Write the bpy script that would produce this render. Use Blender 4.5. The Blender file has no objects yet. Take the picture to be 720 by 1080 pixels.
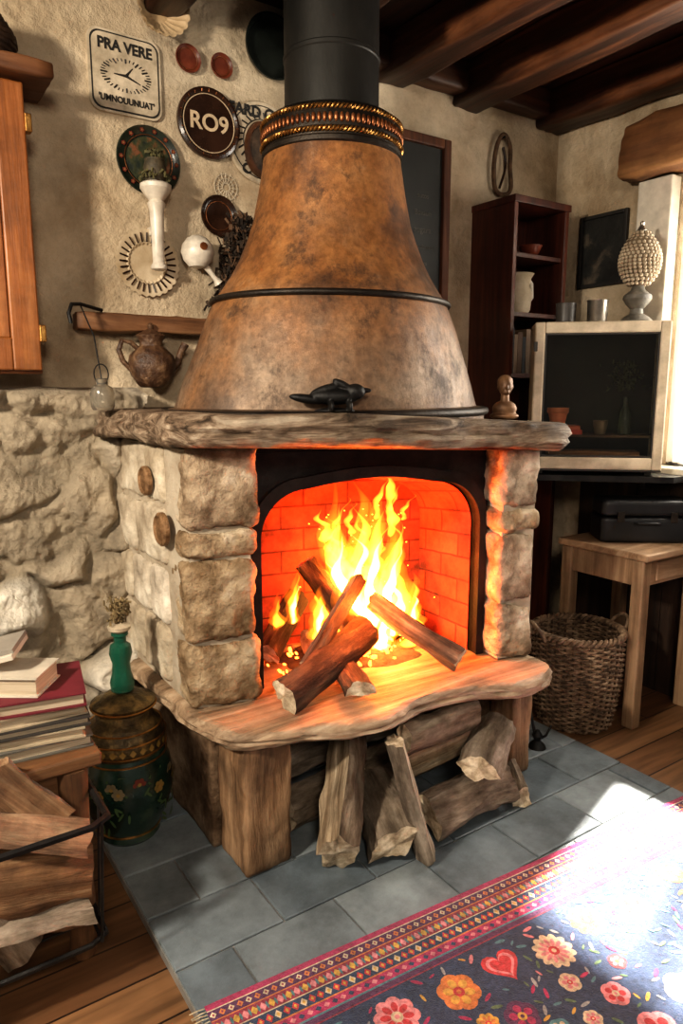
import bpy, bmesh, math, random
from mathutils import Vector, Matrix, noise, Euler, Quaternion
random.seed(7)
D=bpy.data; SC=bpy.context.scene; COL=SC.collection
R=math.radians
# ---------------------------------------------------------------- helpers
def empty(name,loc=(0,0,0),yaw=0):
    e=D.objects.new(name,None); e.empty_display_size=.05
    e.location=loc; e.rotation_euler=(0,0,yaw); COL.objects.link(e); return e
def mk(name,verts,faces,mat=None,parent=None,loc=(0,0,0),rot=(0,0,0),smooth=True,ang=40,mats=None,fm=None):
    me=D.meshes.new(name); me.from_pydata([tuple(v) for v in verts],[],faces); me.update()
    if mats:
        for m in mats: me.materials.append(m)
        if fm: me.polygons.foreach_set('material_index',fm)
    elif mat: me.materials.append(mat)
    if smooth:
        me.polygons.foreach_set('use_smooth',[True]*len(me.polygons))
        me.set_sharp_from_angle(angle=R(ang))
    me.update()
    o=D.objects.new(name,me); o.location=loc; o.rotation_euler=rot; COL.objects.link(o)
    if parent: o.parent=parent
    return o
def bx(name,a,b,mat,parent=None,bev=.004,rot=(0,0,0)):
    h=[(b[i]-a[i])/2 for i in range(3)]; c=[(b[i]+a[i])/2 for i in range(3)]
    v=[(x*h[0],y*h[1],z*h[2]) for x in(-1,1) for y in(-1,1) for z in(-1,1)]
    f=[(0,1,3,2),(4,6,7,5),(0,4,5,1),(2,3,7,6),(0,2,6,4),(1,5,7,3)]
    o=mk(name,v,f,mat,parent,loc=c,rot=rot,smooth=False)
    if bev>0:
        m=o.modifiers.new('bev','BEVEL'); m.width=bev; m.segments=2; m.limit_method='NONE'
    return o
def lathe(name,prof,mat,parent=None,loc=(0,0,0),rot=(0,0,0),seg=40,sx=1,sy=1,ang=35,mod=None,cap=True):
    v=[];f=[]
    for (r,z) in prof:
        for i in range(seg):
            a=2*math.pi*i/seg; rr=r*(mod(a,z) if mod else 1)
            v.append((rr*math.cos(a)*sx,rr*math.sin(a)*sy,z))
    n=len(prof)
    for j in range(n-1):
        for i in range(seg):
            k=(i+1)%seg; f.append((j*seg+i,j*seg+k,(j+1)*seg+k,(j+1)*seg+i))
    if cap:
        f.append(tuple(range(seg))[::-1]); f.append(tuple(range((n-1)*seg,n*seg)))
    return mk(name,v,f,mat,parent,loc,rot,True,ang)
def tubegeo(pts,rad,seg=8,closed=False):
    pts=[Vector(p) for p in pts]; n=len(pts); v=[];f=[]
    t0=(pts[1]-pts[0]).normalized(); up=Vector((0,0,1)) if abs(t0.z)<.9 else Vector((1,0,0))
    nrm=(up-t0*up.dot(t0)).normalized()
    for i,p in enumerate(pts):
        if closed: t=(pts[(i+1)%n]-pts[i-1]).normalized()
        else: t=(pts[min(i+1,n-1)]-pts[max(i-1,0)]).normalized()
        nrm=(nrm-t*nrm.dot(t)).normalized(); b=t.cross(nrm)
        r=rad[i] if isinstance(rad,(list,tuple)) else rad
        for k in range(seg):
            a=2*math.pi*k/seg; v.append(p+nrm*math.cos(a)*r+b*math.sin(a)*r)
    m=n if closed else n-1
    for i in range(m):
        for k in range(seg):
            q=(k+1)%seg; j=(i+1)%n
            f.append((i*seg+k,i*seg+q,j*seg+q,j*seg+k))
    if not closed:
        f.append(tuple(range(seg))[::-1]); f.append(tuple(range((n-1)*seg,n*seg)))
    return v,f
def tube(name,pts,rad,mat,parent=None,seg=8,closed=False,loc=(0,0,0),rot=(0,0,0)):
    v,f=tubegeo(pts,rad,seg,closed); return mk(name,v,f,mat,parent,loc,rot,True,50)
class Geo:
    def __init__(s): s.v=[];s.f=[];s.m=[]
    def add(s,v,f,mi=0):
        b=len(s.v); s.v+=[tuple(x) for x in v]; s.f+=[tuple(i+b for i in q) for q in f]; s.m+=[mi]*len(f)
    def box(s,c,h,mi=0,M=None):
        v=[Vector((x*h[0],y*h[1],z*h[2])) for x in(-1,1) for y in(-1,1) for z in(-1,1)]
        if M: v=[M@p for p in v]
        v=[p+Vector(c) for p in v]
        s.add(v,[(0,1,3,2),(4,6,7,5),(0,4,5,1),(2,3,7,6),(0,2,6,4),(1,5,7,3)],mi)
    def make(s,name,mats,parent=None,smooth=False,**k):
        return mk(name,s.v,s.f,None,parent,smooth=smooth,mats=mats,fm=s.m,**k)
def rock(name,a,b,mat,parent=None,yaw=0,r=.02,n=12,amp=.006,fr=9,flat=1):
    h=Vector([(b[i]-a[i])/2 for i in range(3)]); c=Vector([(b[i]+a[i])/2 for i in range(3)])
    bm=bmesh.new(); bmesh.ops.create_cube(bm,size=2)
    bmesh.ops.subdivide_edges(bm,edges=bm.edges[:],cuts=n,use_grid_fill=True)
    sd=Vector((random.random()*50,random.random()*50,random.random()*50))
    for vt in bm.verts:
        q=Vector([math.copysign(abs(vt.co[i])**.8,vt.co[i])*h[i] for i in range(3)])
        inn=Vector([max(-(h[i]-r),min(h[i]-r,q[i])) for i in range(3)])
        d=q-inn
        if d.length>1e-6: d.normalize()
        p=inn+d*r
        nn=noise.noise(p*fr+sd)+.5*noise.noise(p*fr*2.7+sd)+.32*noise.noise(p*fr*6+sd)
        vt.co=p+d*(nn*amp)
    me=D.meshes.new(name); bm.to_mesh(me); bm.free()
    me.materials.append(mat); me.polygons.foreach_set('use_smooth',[True]*len(me.polygons))
    o=D.objects.new(name,me); o.location=c; o.rotation_euler=(0,0,yaw); COL.objects.link(o)
    if parent:o.parent=parent
    return o
def blob(name,els,mat,parent=None,voxel=.004,loc=(0,0,0),rot=(0,0,0),sm=4,sc=1):
    bm=bmesh.new()
    for (c,r,*rt) in els:
        c=[q*sc for q in c]; r=[q*sc for q in r]
        M=Matrix.Translation(c)@(Euler(rt[0]).to_matrix().to_4x4() if rt else Matrix())@Matrix.Diagonal((*r,1))
        bmesh.ops.create_icosphere(bm,subdivisions=3,radius=1,matrix=M)
    me=D.meshes.new(name); bm.to_mesh(me); bm.free(); me.materials.append(mat)
    o=D.objects.new(name,me); o.location=loc;o.rotation_euler=rot; COL.objects.link(o)
    if parent:o.parent=parent
    m=o.modifiers.new('r','REMESH'); m.mode='VOXEL'; m.voxel_size=voxel; m.use_smooth_shade=True
    s=o.modifiers.new('s','SMOOTH'); s.iterations=sm
    return o
def catmull(pts,sub=6,closed=True):
    n=len(pts);out=[]
    for i in range(n if closed else n-1):
        g=lambda k:Vector(pts[k%n]) if closed else Vector(pts[max(0,min(n-1,k))])
        p0,p1,p2,p3=g(i-1),g(i),g(i+1),g(i+2)
        for s in range(sub):
            t=s/sub
            out.append(.5*((2*p1)+(-p0+p2)*t+(2*p0-5*p1+4*p2-p3)*t*t+(-p0+3*p1-3*p2+p3)*t**3))
    if not closed: out.append(Vector(pts[-1]))
    return out
def slab(name,outline,z0,z1,mat,parent=None,sub=10,tilt=None,namp=.008,r=.018):
    P=catmull([Vector((x,y,0)) for x,y in outline],sub); n=len(P)
    cen=sum(P,Vector())/n; v=[];f=[]
    T=z1-z0
    rings=[(-r*2.2,0),(-r*.6,.02),(-.002,.14),(.004,.3),(-.003,.45),(.004,.6),(0,.78),(-r*.5,.95),(-r*1.5,1)]
    for ri,(off,h) in enumerate(rings):
        for i,p in enumerate(P):
            t=(P[(i+1)%n]-P[i-1]).normalized(); nr=Vector((t.y,-t.x,0))
            if nr.dot(p-cen)<0: nr=-nr
            d=noise.noise(Vector((p.x*7,p.y*7,h*1.2)))*namp+noise.noise(Vector((p.x*22,p.y*22,h*6+5)))*namp*.6
            q=p+nr*(off+d); z=z0+h*T
            z+=(tilt(q.x,q.y) if tilt else 0)+noise.noise(Vector((p.x*4,p.y*4,3+h)))*.006
            v.append((q.x,q.y,z))
    m=len(rings)
    for j in range(m-1):
        for i in range(n):
            k=(i+1)%n; f.append((j*n+i,j*n+k,(j+1)*n+k,(j+1)*n+i))
    f.append(tuple(range(n))[::-1]); f.append(tuple(range((m-1)*n,m*n)))
    return mk(name,v,f,mat,parent,smooth=True,ang=50)
def text(body,size,mat,parent,loc,rot=(R(90),0,0),ext=.0012,align='CENTER',sx=1,off=.012):
    c=D.curves.new('txt','FONT'); c.body=body; c.size=size; c.extrude=ext; c.align_x=align; c.align_y='CENTER'; c.offset=size*off
    o=D.objects.new('txt',c); COL.objects.link(o); bpy.context.view_layer.update()
    dg=bpy.context.evaluated_depsgraph_get(); me=D.meshes.new_from_object(o.evaluated_get(dg)); D.objects.remove(o)
    me.materials.clear(); me.materials.append(mat)
    t=D.objects.new('lettering',me); t.location=loc;t.rotation_euler=rot; t.scale=(sx,1,1); COL.objects.link(t); t.parent=parent
    return t
# ---------------------------------------------------------------- materials
def base(name):
    m=D.materials.new(name); m.use_nodes=True; nt=m.node_tree; b=nt.nodes['Principled BSDF']; return m,nt,b
def M(name,cols,scale=5,rough=.7,metal=0,bump=.3,bscale=None,stretch=(1,1,1),detail=8,dist=0,pos=None,spec=.5,bd=.01,coat=0,dirt=0,dscale=3,sheen=0,vary=0):
    m,nt,b=base(name); N=nt.nodes;Lk=nt.links
    tc=N.new('ShaderNodeTexCoord'); mp=N.new('ShaderNodeMapping'); mp.inputs['Scale'].default_value=stretch
    Lk.new(tc.outputs['Object'],mp.inputs[0])
    n1=N.new('ShaderNodeTexNoise'); n1.inputs['Scale'].default_value=scale; n1.inputs['Detail'].default_value=detail; n1.inputs['Roughness'].default_value=.62; n1.inputs['Distortion'].default_value=dist
    Lk.new(mp.outputs[0],n1.inputs['Vector'])
    cr=N.new('ShaderNodeValToRGB'); e=cr.color_ramp.elements
    k=len(cols); pos=pos or [.33+.34*i/(max(1,k-1)) for i in range(k)]
    e[0].position=pos[0]; e[0].color=(*cols[0],1)
    if k>1: e[1].position=pos[1]; e[1].color=(*cols[1],1)
    for i in range(2,k): q=e.new(pos[i]); q.color=(*cols[i],1)
    Lk.new(n1.outputs['Fac'],cr.inputs[0]); out=cr.outputs[0]
    if dirt>0:
        nd=N.new('ShaderNodeTexNoise'); nd.inputs['Scale'].default_value=dscale; nd.inputs['Detail'].default_value=10; nd.inputs['Roughness'].default_value=.7
        Lk.new(tc.outputs['Object'],nd.inputs['Vector'])
        mr=N.new('ShaderNodeMapRange'); mr.inputs['From Min'].default_value=.38; mr.inputs['From Max'].default_value=.6; mr.inputs['To Min'].default_value=1-dirt; mr.inputs['To Max'].default_value=1
        Lk.new(nd.outputs['Fac'],mr.inputs[0])
        sc=N.new('ShaderNodeVectorMath'); sc.operation='SCALE'; Lk.new(out,sc.inputs[0]); Lk.new(mr.outputs[0],sc.inputs['Scale']); out=sc.outputs[0]
    if vary>0:
        oi=N.new('ShaderNodeObjectInfo'); hs=N.new('ShaderNodeHueSaturation')
        m1=N.new('ShaderNodeMapRange'); m1.inputs['To Min'].default_value=1-vary; m1.inputs['To Max'].default_value=1+vary*.7; Lk.new(oi.outputs['Random'],m1.inputs[0]); Lk.new(m1.outputs[0],hs.inputs['Value'])
        m2=N.new('ShaderNodeMapRange'); m2.inputs['To Min'].default_value=1.1; m2.inputs['To Max'].default_value=.75; Lk.new(oi.outputs['Random'],m2.inputs[0]); Lk.new(m2.outputs[0],hs.inputs['Saturation'])
        Lk.new(out,hs.inputs['Color']); out=hs.outputs[0]
    Lk.new(out,b.inputs['Base Color'])
    b.inputs['Roughness'].default_value=rough; b.inputs['Metallic'].default_value=metal
    b.inputs['Specular IOR Level'].default_value=spec; b.inputs['Coat Weight'].default_value=coat
    b.inputs['Sheen Weight'].default_value=sheen
    if bump>0:
        n2=N.new('ShaderNodeTexNoise'); n2.inputs['Scale'].default_value=bscale or scale*4; n2.inputs['Detail'].default_value=9; n2.inputs['Roughness'].default_value=.65
        Lk.new(mp.outputs[0],n2.inputs['Vector'])
        bp=N.new('ShaderNodeBump'); bp.inputs['Strength'].default_value=bump; bp.inputs['Distance'].default_value=bd
        Lk.new(n2.outputs['Fac'],bp.inputs['Height']); Lk.new(bp.outputs[0],b.inputs['Normal'])
    return m
def wood(name,c1,c2,c3,axis=0,rough=.6,scale=9,bump=.5,coat=0,dirt=.35):
    st=[1,1,1]; st[axis]=.09
    return M(name,[c1,c2,c3],scale=scale,stretch=tuple(st),rough=rough,bump=bump,bscale=scale*3,dist=1.2,coat=coat,bd=.008,dirt=dirt)
def emis(name,col,s):
    m,nt,b=base(name); b.inputs['Base Color'].default_value=(*col,1); b.inputs['Emission Color'].default_value=(*col,1); b.inputs['Emission Strength'].default_value=s; return m
def plain(name,col,rough=.6,metal=0,bump=.08):
    d=tuple(c*.7 for c in col); return M(name,[d,col],scale=14,rough=rough,metal=metal,bump=bump,bscale=60)
BLACK=M('black_iron',[(.008,.008,.009),(.03,.028,.026)],scale=12,rough=.5,metal=.6,bump=.3,bscale=60)
PLASTER=M('plaster',[(.36,.265,.165),(.56,.45,.315),(.70,.59,.44)],scale=2.4,rough=.95,bump=.9,bscale=9,bd=.035,spec=.2,dirt=.28,dscale=4)
DARKW=wood('dark_beam_wood',(.014,.005,.002),(.07,.022,.008),(.21,.08,.03),axis=1,rough=.5,scale=8)
DARKWX=wood('dark_wood_x',(.012,.004,.002),(.05,.018,.008),(.12,.05,.02),axis=0,rough=.55,scale=8)
DARKPAN=wood('dark_panel_wood',(.010,.005,.003),(.035,.018,.010),(.07,.038,.022),axis=2,rough=.6,scale=8)
REDW=wood('mahogany_wood',(.022,.006,.004),(.07,.017,.009),(.13,.034,.015),axis=2,rough=.4,scale=10,bump=.2)
ORW=wood('orange_pine',(.13,.040,.009),(.30,.10,.025),(.43,.17,.05),axis=2,rough=.4,scale=9,bump=.3,dirt=.5)
TABW=wood('table_wood',(.20,.115,.06),(.38,.24,.14),(.54,.37,.24),axis=0,rough=.5,scale=12,bump=.4)
TABWZ=wood('table_leg_wood',(.17,.095,.05),(.32,.20,.115),(.47,.315,.19),axis=2,rough=.5,scale=12,bump=.4)
MANT=M('mantle_wood',[(.045,.030,.018),(.20,.135,.088),(.40,.30,.21),(.60,.49,.37)],scale=11,stretch=(.10,1,2.2),rough=.62,bump=1,bscale=22,dist=2.2,bd=.024,dirt=.5,dscale=6,spec=.3)
LEDG=M('ledge_wood',[(.17,.105,.06),(.40,.28,.18),(.62,.48,.34)],scale=10,stretch=(.10,1,1.6),rough=.45,bump=.8,bscale=24,dist=1.8,bd=.014,dirt=.4,dscale=5,spec=.4)
LEGW=M('leg_wood',[(.09,.045,.02),(.27,.155,.08),(.48,.31,.18)],scale=9,stretch=(1,1,.15),rough=.65,bump=1,bscale=22,dist=1.5,bd=.017,dirt=.5,dscale=5)
STONE=M('sandstone',[(.20,.125,.068),(.43,.305,.19),(.62,.48,.325),(.78,.66,.50)],scale=8,rough=.92,bump=1,bscale=22,bd=.030,spec=.12,dirt=.40,dscale=9,vary=.16)
STONE2=M('side_stone',[(.38,.30,.21),(.62,.52,.39),(.80,.72,.58)],scale=5,rough=.95,bump=.9,bscale=18,bd=.018,spec=.12,dirt=.28,dscale=8,vary=.15)
MORTAR=M('mortar',[(.32,.26,.19),(.54,.47,.37)],scale=8,rough=.95,bump=.8,bscale=30,spec=.1)
BASEP=M('base_plaster',[(.13,.075,.04),(.30,.20,.125),(.46,.35,.24)],scale=6,rough=.9,bump=.9,bscale=22,bd=.02,spec=.2,dirt=.4,dscale=6)
BARK=M('bark',[(.08,.055,.036),(.25,.19,.135),(.47,.38,.29)],scale=20,stretch=(1,1,.22),rough=.92,bump=1,bscale=30,bd=.020,spec=.15,dirt=.4,dscale=9,vary=.2)
SPLIT=M('split_wood',[(.24,.165,.10),(.52,.40,.27),(.76,.63,.47)],scale=26,stretch=(1,1,.07),rough=.8,bump=1,bscale=40,bd=.018,spec=.2,dist=.8,dirt=.4,dscale=9,vary=.2)
ENDG=M('log_end',[(.34,.25,.16),(.62,.50,.35),(.84,.73,.57)],scale=20,rough=.88,bump=.9,bscale=50,spec=.15,dirt=.3,dscale=20)
CBARK=M('charred_bark',[(.008,.006,.005),(.05,.028,.018),(.17,.10,.06)],scale=18,stretch=(1,1,.25),rough=.85,bump=1,bscale=34,bd=.015,spec=.3)
CREAM=M('cream_enamel',[(.48,.39,.27),(.70,.60,.46)],scale=6,rough=.4,bump=.1,bscale=30,dirt=.35,dscale=12)
WHITE=M('white_ceramic',[(.60,.53,.43),(.80,.74,.64)],scale=7,rough=.35,bump=.15,bscale=30,dirt=.25,dscale=15)
INK=plain('black_paint',(.02,.018,.016),.6)
DBROWN=M('dark_brown_glaze',[(.012,.006,.004),(.045,.020,.012)],scale=8,rough=.25,bump=.1,bscale=30,coat=.2)
DGREEN=M('dark_green_glaze',[(.008,.012,.009),(.028,.035,.024)],scale=8,rough=.25,bump=.1,bscale=30,coat=.2)
RBROWN=M('red_brown_clay',[(.08,.016,.008),(.20,.048,.022)],scale=10,rough=.4)
GOLD=M('brass',[(.26,.12,.035),(.60,.33,.10)],scale=30,rough=.33,metal=.9,bump=.2,bscale=60)
COPPER=M('aged_copper',[(.10,.03,.012),(.32,.12,.045),(.48,.22,.11)],scale=9,rough=.35,metal=.75,bump=.2,bscale=40)
TIN=M('tin',[(.25,.23,.2),(.5,.47,.42)],scale=9,rough=.3,metal=.9,bump=.1)
def hood_mat():
    m,nt,b=base('hood_patina'); N=nt.nodes;K=nt.links
    tc=N.new('ShaderNodeTexCoord')
    def nz(sc,det,ro,stretch=None,dist=0):
        n=N.new('ShaderNodeTexNoise'); n.inputs['Scale'].default_value=sc;n.inputs['Detail'].default_value=det;n.inputs['Roughness'].default_value=ro;n.inputs['Distortion'].default_value=dist
        if stretch:
            mp=N.new('ShaderNodeMapping');mp.inputs['Scale'].default_value=stretch;K.new(tc.outputs['Object'],mp.inputs[0]);K.new(mp.outputs[0],n.inputs['Vector'])
        else: K.new(tc.outputs['Object'],n.inputs['Vector'])
        return n
    def ramp(src,els):
        cr=N.new('ShaderNodeValToRGB');E=cr.color_ramp.elements
        E[0].position=els[0][0];E[0].color=(*els[0][1],1);E[1].position=els[1][0];E[1].color=(*els[1][1],1)
        for p,c in els[2:]: q=E.new(p);q.color=(*c,1)
        K.new(src,cr.inputs[0]);return cr
    def rng(src,a,b2,c,d):
        mr=N.new('ShaderNodeMapRange');mr.inputs['From Min'].default_value=a;mr.inputs['From Max'].default_value=b2;mr.inputs['To Min'].default_value=c;mr.inputs['To Max'].default_value=d;K.new(src,mr.inputs[0]);return mr
    def mix(f,a,b2):
        mx=N.new('ShaderNodeMix');mx.data_type='RGBA';K.new(f,mx.inputs[0]);K.new(a,mx.inputs[6])
        if isinstance(b2,tuple): mx.inputs[7].default_value=(*b2,1)
        else: K.new(b2,mx.inputs[7])
        return mx.outputs[2]
    n1=nz(3.4,12,.68)
    cr=ramp(n1.outputs['Fac'],[(.34,(.075,.032,.014)),(.43,(.18,.075,.028)),(.51,(.32,.135,.045)),(.60,(.42,.19,.065)),(.71,(.48,.28,.14))])
    n2=nz(4.5,12,.70,(1,1,.35))
    cr2=ramp(n2.outputs['Fac'],[(.34,(.085,.055,.038)),(.5,(.215,.145,.095)),(.66,(.34,.25,.175))])
    sp=N.new('ShaderNodeSeparateXYZ');K.new(tc.outputs['Object'],sp.inputs[0])
    mr=rng(sp.outputs['Z'],1.42,1.74,0,1)
    n4=nz(3,6,.6)
    mu=N.new('ShaderNodeMath');mu.operation='MULTIPLY_ADD';mu.inputs[1].default_value=2.4;mu.inputs[2].default_value=-1.12;K.new(n4.outputs['Fac'],mu.inputs[0])
    ad=N.new('ShaderNodeMath');ad.operation='ADD';ad.use_clamp=True;K.new(mr.outputs[0],ad.inputs[0]);K.new(mu.outputs[0],ad.inputs[1])
    col=mix(ad.outputs[0],cr2.outputs[0],cr.outputs[0])
    n6=nz(6.5,14,.78,(1,1,.8)); col=mix(rng(n6.outputs['Fac'],.53,.61,0,.68).outputs[0],col,(.045,.027,.019))
    n7=nz(2.4,14,.78); col=mix(rng(n7.outputs['Fac'],.50,.64,0,.6).outputs[0],col,(.085,.053,.036))
    n8=nz(9,12,.75,(1,1,.5)); col=mix(rng(n8.outputs['Fac'],.61,.70,0,.4).outputs[0],col,(.46,.32,.20))
    n5=nz(45,6,.7)
    sc=N.new('ShaderNodeVectorMath');sc.operation='SCALE';K.new(col,sc.inputs[0]);K.new(rng(n5.outputs['Fac'],.36,.6,.68,1.08).outputs[0],sc.inputs['Scale'])
    K.new(sc.outputs[0],b.inputs['Base Color'])
    b.inputs['Metallic'].default_value=.32
    K.new(rng(n6.outputs['Fac'],.4,.62,.38,.62).outputs[0],b.inputs['Roughness'])
    bp=N.new('ShaderNodeBump');bp.inputs['Strength'].default_value=.45;bp.inputs['Distance'].default_value=.010
    K.new(n6.outputs['Fac'],bp.inputs['Height']);K.new(bp.outputs[0],b.inputs['Normal'])
    return m
HOOD=hood_mat()
def attr_mat(name,attr,rough,bump,bscale,nz=6,mixamt=.35,bd=.01):
    m,nt,b=base(name);N=nt.nodes;K=nt.links
    a=N.new('ShaderNodeAttribute');a.attribute_name=attr
    tc=N.new('ShaderNodeTexCoord');n=N.new('ShaderNodeTexNoise');n.inputs['Scale'].default_value=nz;n.inputs['Detail'].default_value=12;n.inputs['Roughness'].default_value=.7
    K.new(tc.outputs['Object'],n.inputs['Vector'])
    mr=N.new('ShaderNodeMapRange');mr.inputs['From Min'].default_value=.35;mr.inputs['From Max'].default_value=.65;mr.inputs['To Min'].default_value=1-mixamt;mr.inputs['To Max'].default_value=1+mixamt*.6
    K.new(n.outputs['Fac'],mr.inputs[0])
    mx=N.new('ShaderNodeVectorMath');mx.operation='SCALE';K.new(a.outputs['Color'],mx.inputs[0]);K.new(mr.outputs[0],mx.inputs['Scale'])
    K.new(mx.outputs[0],b.inputs['Base Color']);b.inputs['Roughness'].default_value=rough
    n3=N.new('ShaderNodeTexNoise');n3.inputs['Scale'].default_value=bscale;n3.inputs['Detail'].default_value=12;n3.inputs['Roughness'].default_value=.68;K.new(tc.outputs['Object'],n3.inputs['Vector'])
    bp=N.new('ShaderNodeBump');bp.inputs['Strength'].default_value=bump;bp.inputs['Distance'].default_value=bd
    K.new(n3.outputs['Fac'],bp.inputs['Height']);K.new(bp.outputs[0],b.inputs['Normal'])
    return m
def setcol(o,attr,cols):
    a=o.data.color_attributes.new(attr,'FLOAT_COLOR','POINT')
    a.data.foreach_set('color',[c for q in cols for c in (*q,1)])
def brick(name,c1,c2,mort,w,h,coord='UV',rough=.9):
    m,nt,b=base(name);N=nt.nodes;K=nt.links
    tc=N.new('ShaderNodeTexCoord');br=N.new('ShaderNodeTexBrick');br.inputs['Scale'].default_value=1
    br.inputs['Brick Width'].default_value=w;br.inputs['Row Height'].default_value=h;br.inputs['Mortar Size'].default_value=.0045;br.inputs['Mortar Smooth'].default_value=.5
    br.inputs['Color1'].default_value=(*c1,1);br.inputs['Color2'].default_value=(*c2,1);br.inputs['Mortar'].default_value=(*mort,1)
    K.new(tc.outputs[coord],br.inputs['Vector'])
    n=N.new('ShaderNodeTexNoise');n.inputs['Scale'].default_value=6;n.inputs['Detail'].default_value=10;n.inputs['Roughness'].default_value=.7;K.new(tc.outputs['Object'],n.inputs['Vector'])
    mr=N.new('ShaderNodeMapRange');mr.inputs['From Min'].default_value=.35;mr.inputs['From Max'].default_value=.62;mr.inputs['To Min'].default_value=.15;mr.inputs['To Max'].default_value=1.1;K.new(n.outputs['Fac'],mr.inputs[0])
    mx=N.new('ShaderNodeVectorMath');mx.operation='SCALE';K.new(br.outputs['Color'],mx.inputs[0]);K.new(mr.outputs[0],mx.inputs['Scale']);K.new(mx.outputs[0],b.inputs['Base Color'])
    bp=N.new('ShaderNodeBump');bp.inputs['Strength'].default_value=.7;bp.inputs['Distance'].default_value=.006;bp.invert=True;K.new(br.outputs['Fac'],bp.inputs['Height']);K.new(bp.outputs[0],b.inputs['Normal'])
    b.inputs['Roughness'].default_value=rough
    return m
FBRICK=brick('fire_brick',(.32,.036,.018),(.42,.055,.026),(.14,.016,.010),.19,.085)
def floor_mat():
    m,nt,b=base('plank_floor');N=nt.nodes;K=nt.links
    tc=N.new('ShaderNodeTexCoord');br=N.new('ShaderNodeTexBrick');br.inputs['Scale'].default_value=1
    br.inputs['Brick Width'].default_value=1.3;br.inputs['Row Height'].default_value=.14;br.inputs['Mortar Size'].default_value=.003
    br.inputs['Color1'].default_value=(.14,.066,.03,1);br.inputs['Color2'].default_value=(.24,.125,.058,1);br.inputs['Mortar'].default_value=(.02,.01,.006,1)
    K.new(tc.outputs['Object'],br.inputs['Vector'])
    mp=N.new('ShaderNodeMapping');mp.inputs['Scale'].default_value=(.08,1,1);K.new(tc.outputs['Object'],mp.inputs[0])
    n=N.new('ShaderNodeTexNoise');n.inputs['Scale'].default_value=22;n.inputs['Detail'].default_value=9;n.inputs['Distortion'].default_value=1;K.new(mp.outputs[0],n.inputs['Vector'])
    mr=N.new('ShaderNodeMapRange');mr.inputs['From Min'].default_value=.3;mr.inputs['From Max'].default_value=.7;mr.inputs['To Min'].default_value=.55;mr.inputs['To Max'].default_value=1.35;K.new(n.outputs['Fac'],mr.inputs[0])
    mx=N.new('ShaderNodeVectorMath');mx.operation='SCALE';K.new(br.outputs['Color'],mx.inputs[0]);K.new(mr.outputs[0],mx.inputs['Scale']);K.new(mx.outputs[0],b.inputs['Base Color'])
    bp=N.new('ShaderNodeBump');bp.inputs['Strength'].default_value=.3;bp.inputs['Distance'].default_value=.004;K.new(n.outputs['Fac'],bp.inputs['Height']);K.new(bp.outputs[0],b.inputs['Normal'])
    b.inputs['Roughness'].default_value=.42
    return m
# ---------------------------------------------------------------- room shell
WY=2.53; WX=3.0; CZ=2.78
W0,W1=.92,1.86   # window extent along the right wall
bx('floor',(-1.6,-1.6,-.06),(3.1,2.65,0),floor_mat(),bev=0)
bx('wall_back',(-1.6,WY,0),(3.1,WY+.12,CZ+.1),PLASTER,bev=0)
g=Geo()
def gb(g,a,b,mi=0): g.box([(a[i]+b[i])/2 for i in range(3)],[(b[i]-a[i])/2 for i in range(3)],mi)
gb(g,(WX,-1.6,0),(WX+.15,W0,CZ+.1)); gb(g,(WX,1.86,0),(WX+.15,WY,CZ+.1)); gb(g,(WX,W0,0),(WX+.15,1.86,1.06)); gb(g,(WX,W0,2.29),(WX+.15,1.86,CZ+.1))
g.make('wall_right',[PLASTER])
g=Geo()
for i in range(13): gb(g,(WX-.012,.20+i*.16,.0),(WX,.20+i*.16+.156,.96))
gb(g,(WX-.018,.20,.96),(WX,2.28,.99)); gb(g,(2.0,WY-.012,0),(2.42,WY,.96)); gb(g,(2.80,WY-.012,0),(WX-.02,WY,.96))
g.make('added_dark_panels',[DARKPAN])  # dark panels added to darken the lower walls around the table
bx('ceiling',(-1.6,-1.6,CZ),(3.1,WY,CZ+.08),wood('ceiling_planks',(.014,.005,.002),(.055,.018,.008),(.11,.04,.017),axis=1,scale=14),bev=0)
for i,(xa,xb) in enumerate([(.36,.50),(.9,1.03),(1.44,1.56),(1.87,2.02),(2.29,2.45),(2.82,2.99)]):
    rock('ceiling_beam',(xa,-1.5,2.62),(xb,WY,CZ+.0),DARKW,r=.02,n=18,amp=.014,fr=5)
wp=rock('trim_1',(1.5,2.44,2.66),(3.0,WY,CZ),DARKWX,r=.015,n=10,amp=.008,fr=5)
win=empty('window_1')
bx('casing_side',(2.93,1.86,.98),(WX,2.02,2.29),plain('casing_white',(.74,.68,.58),.7),win,.006)
bx('sill',(2.90,W0,1.02),(WX+.1,1.90,1.06),plain('sill_white',(.75,.7,.6),.6),win,.005)
WF=plain('window_frame_white',(.8,.78,.72),.5)
for y in (1.83,W0+.02): bx('stile',(WX+.05,y-.025,1.06),(WX+.1,y+.025,2.29),WF,win,.004)
for z in (1.08,2.27): bx('rail',(WX+.05,W0,z-.02),(WX+.1,1.86,z+.02),WF,win,.004)
bx('mullion',(WX+.06,1.34,1.06),(WX+.09,1.36,2.29),WF,win,.003)
rock('wood_lintel',(2.84,.2,2.30),(3.0,2.07,2.53),wood('lintel_wood',(.07,.026,.010),(.20,.085,.03),(.35,.175,.07),axis=1,scale=7),win,r=.03,n=18,amp=.02,fr=5)
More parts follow.
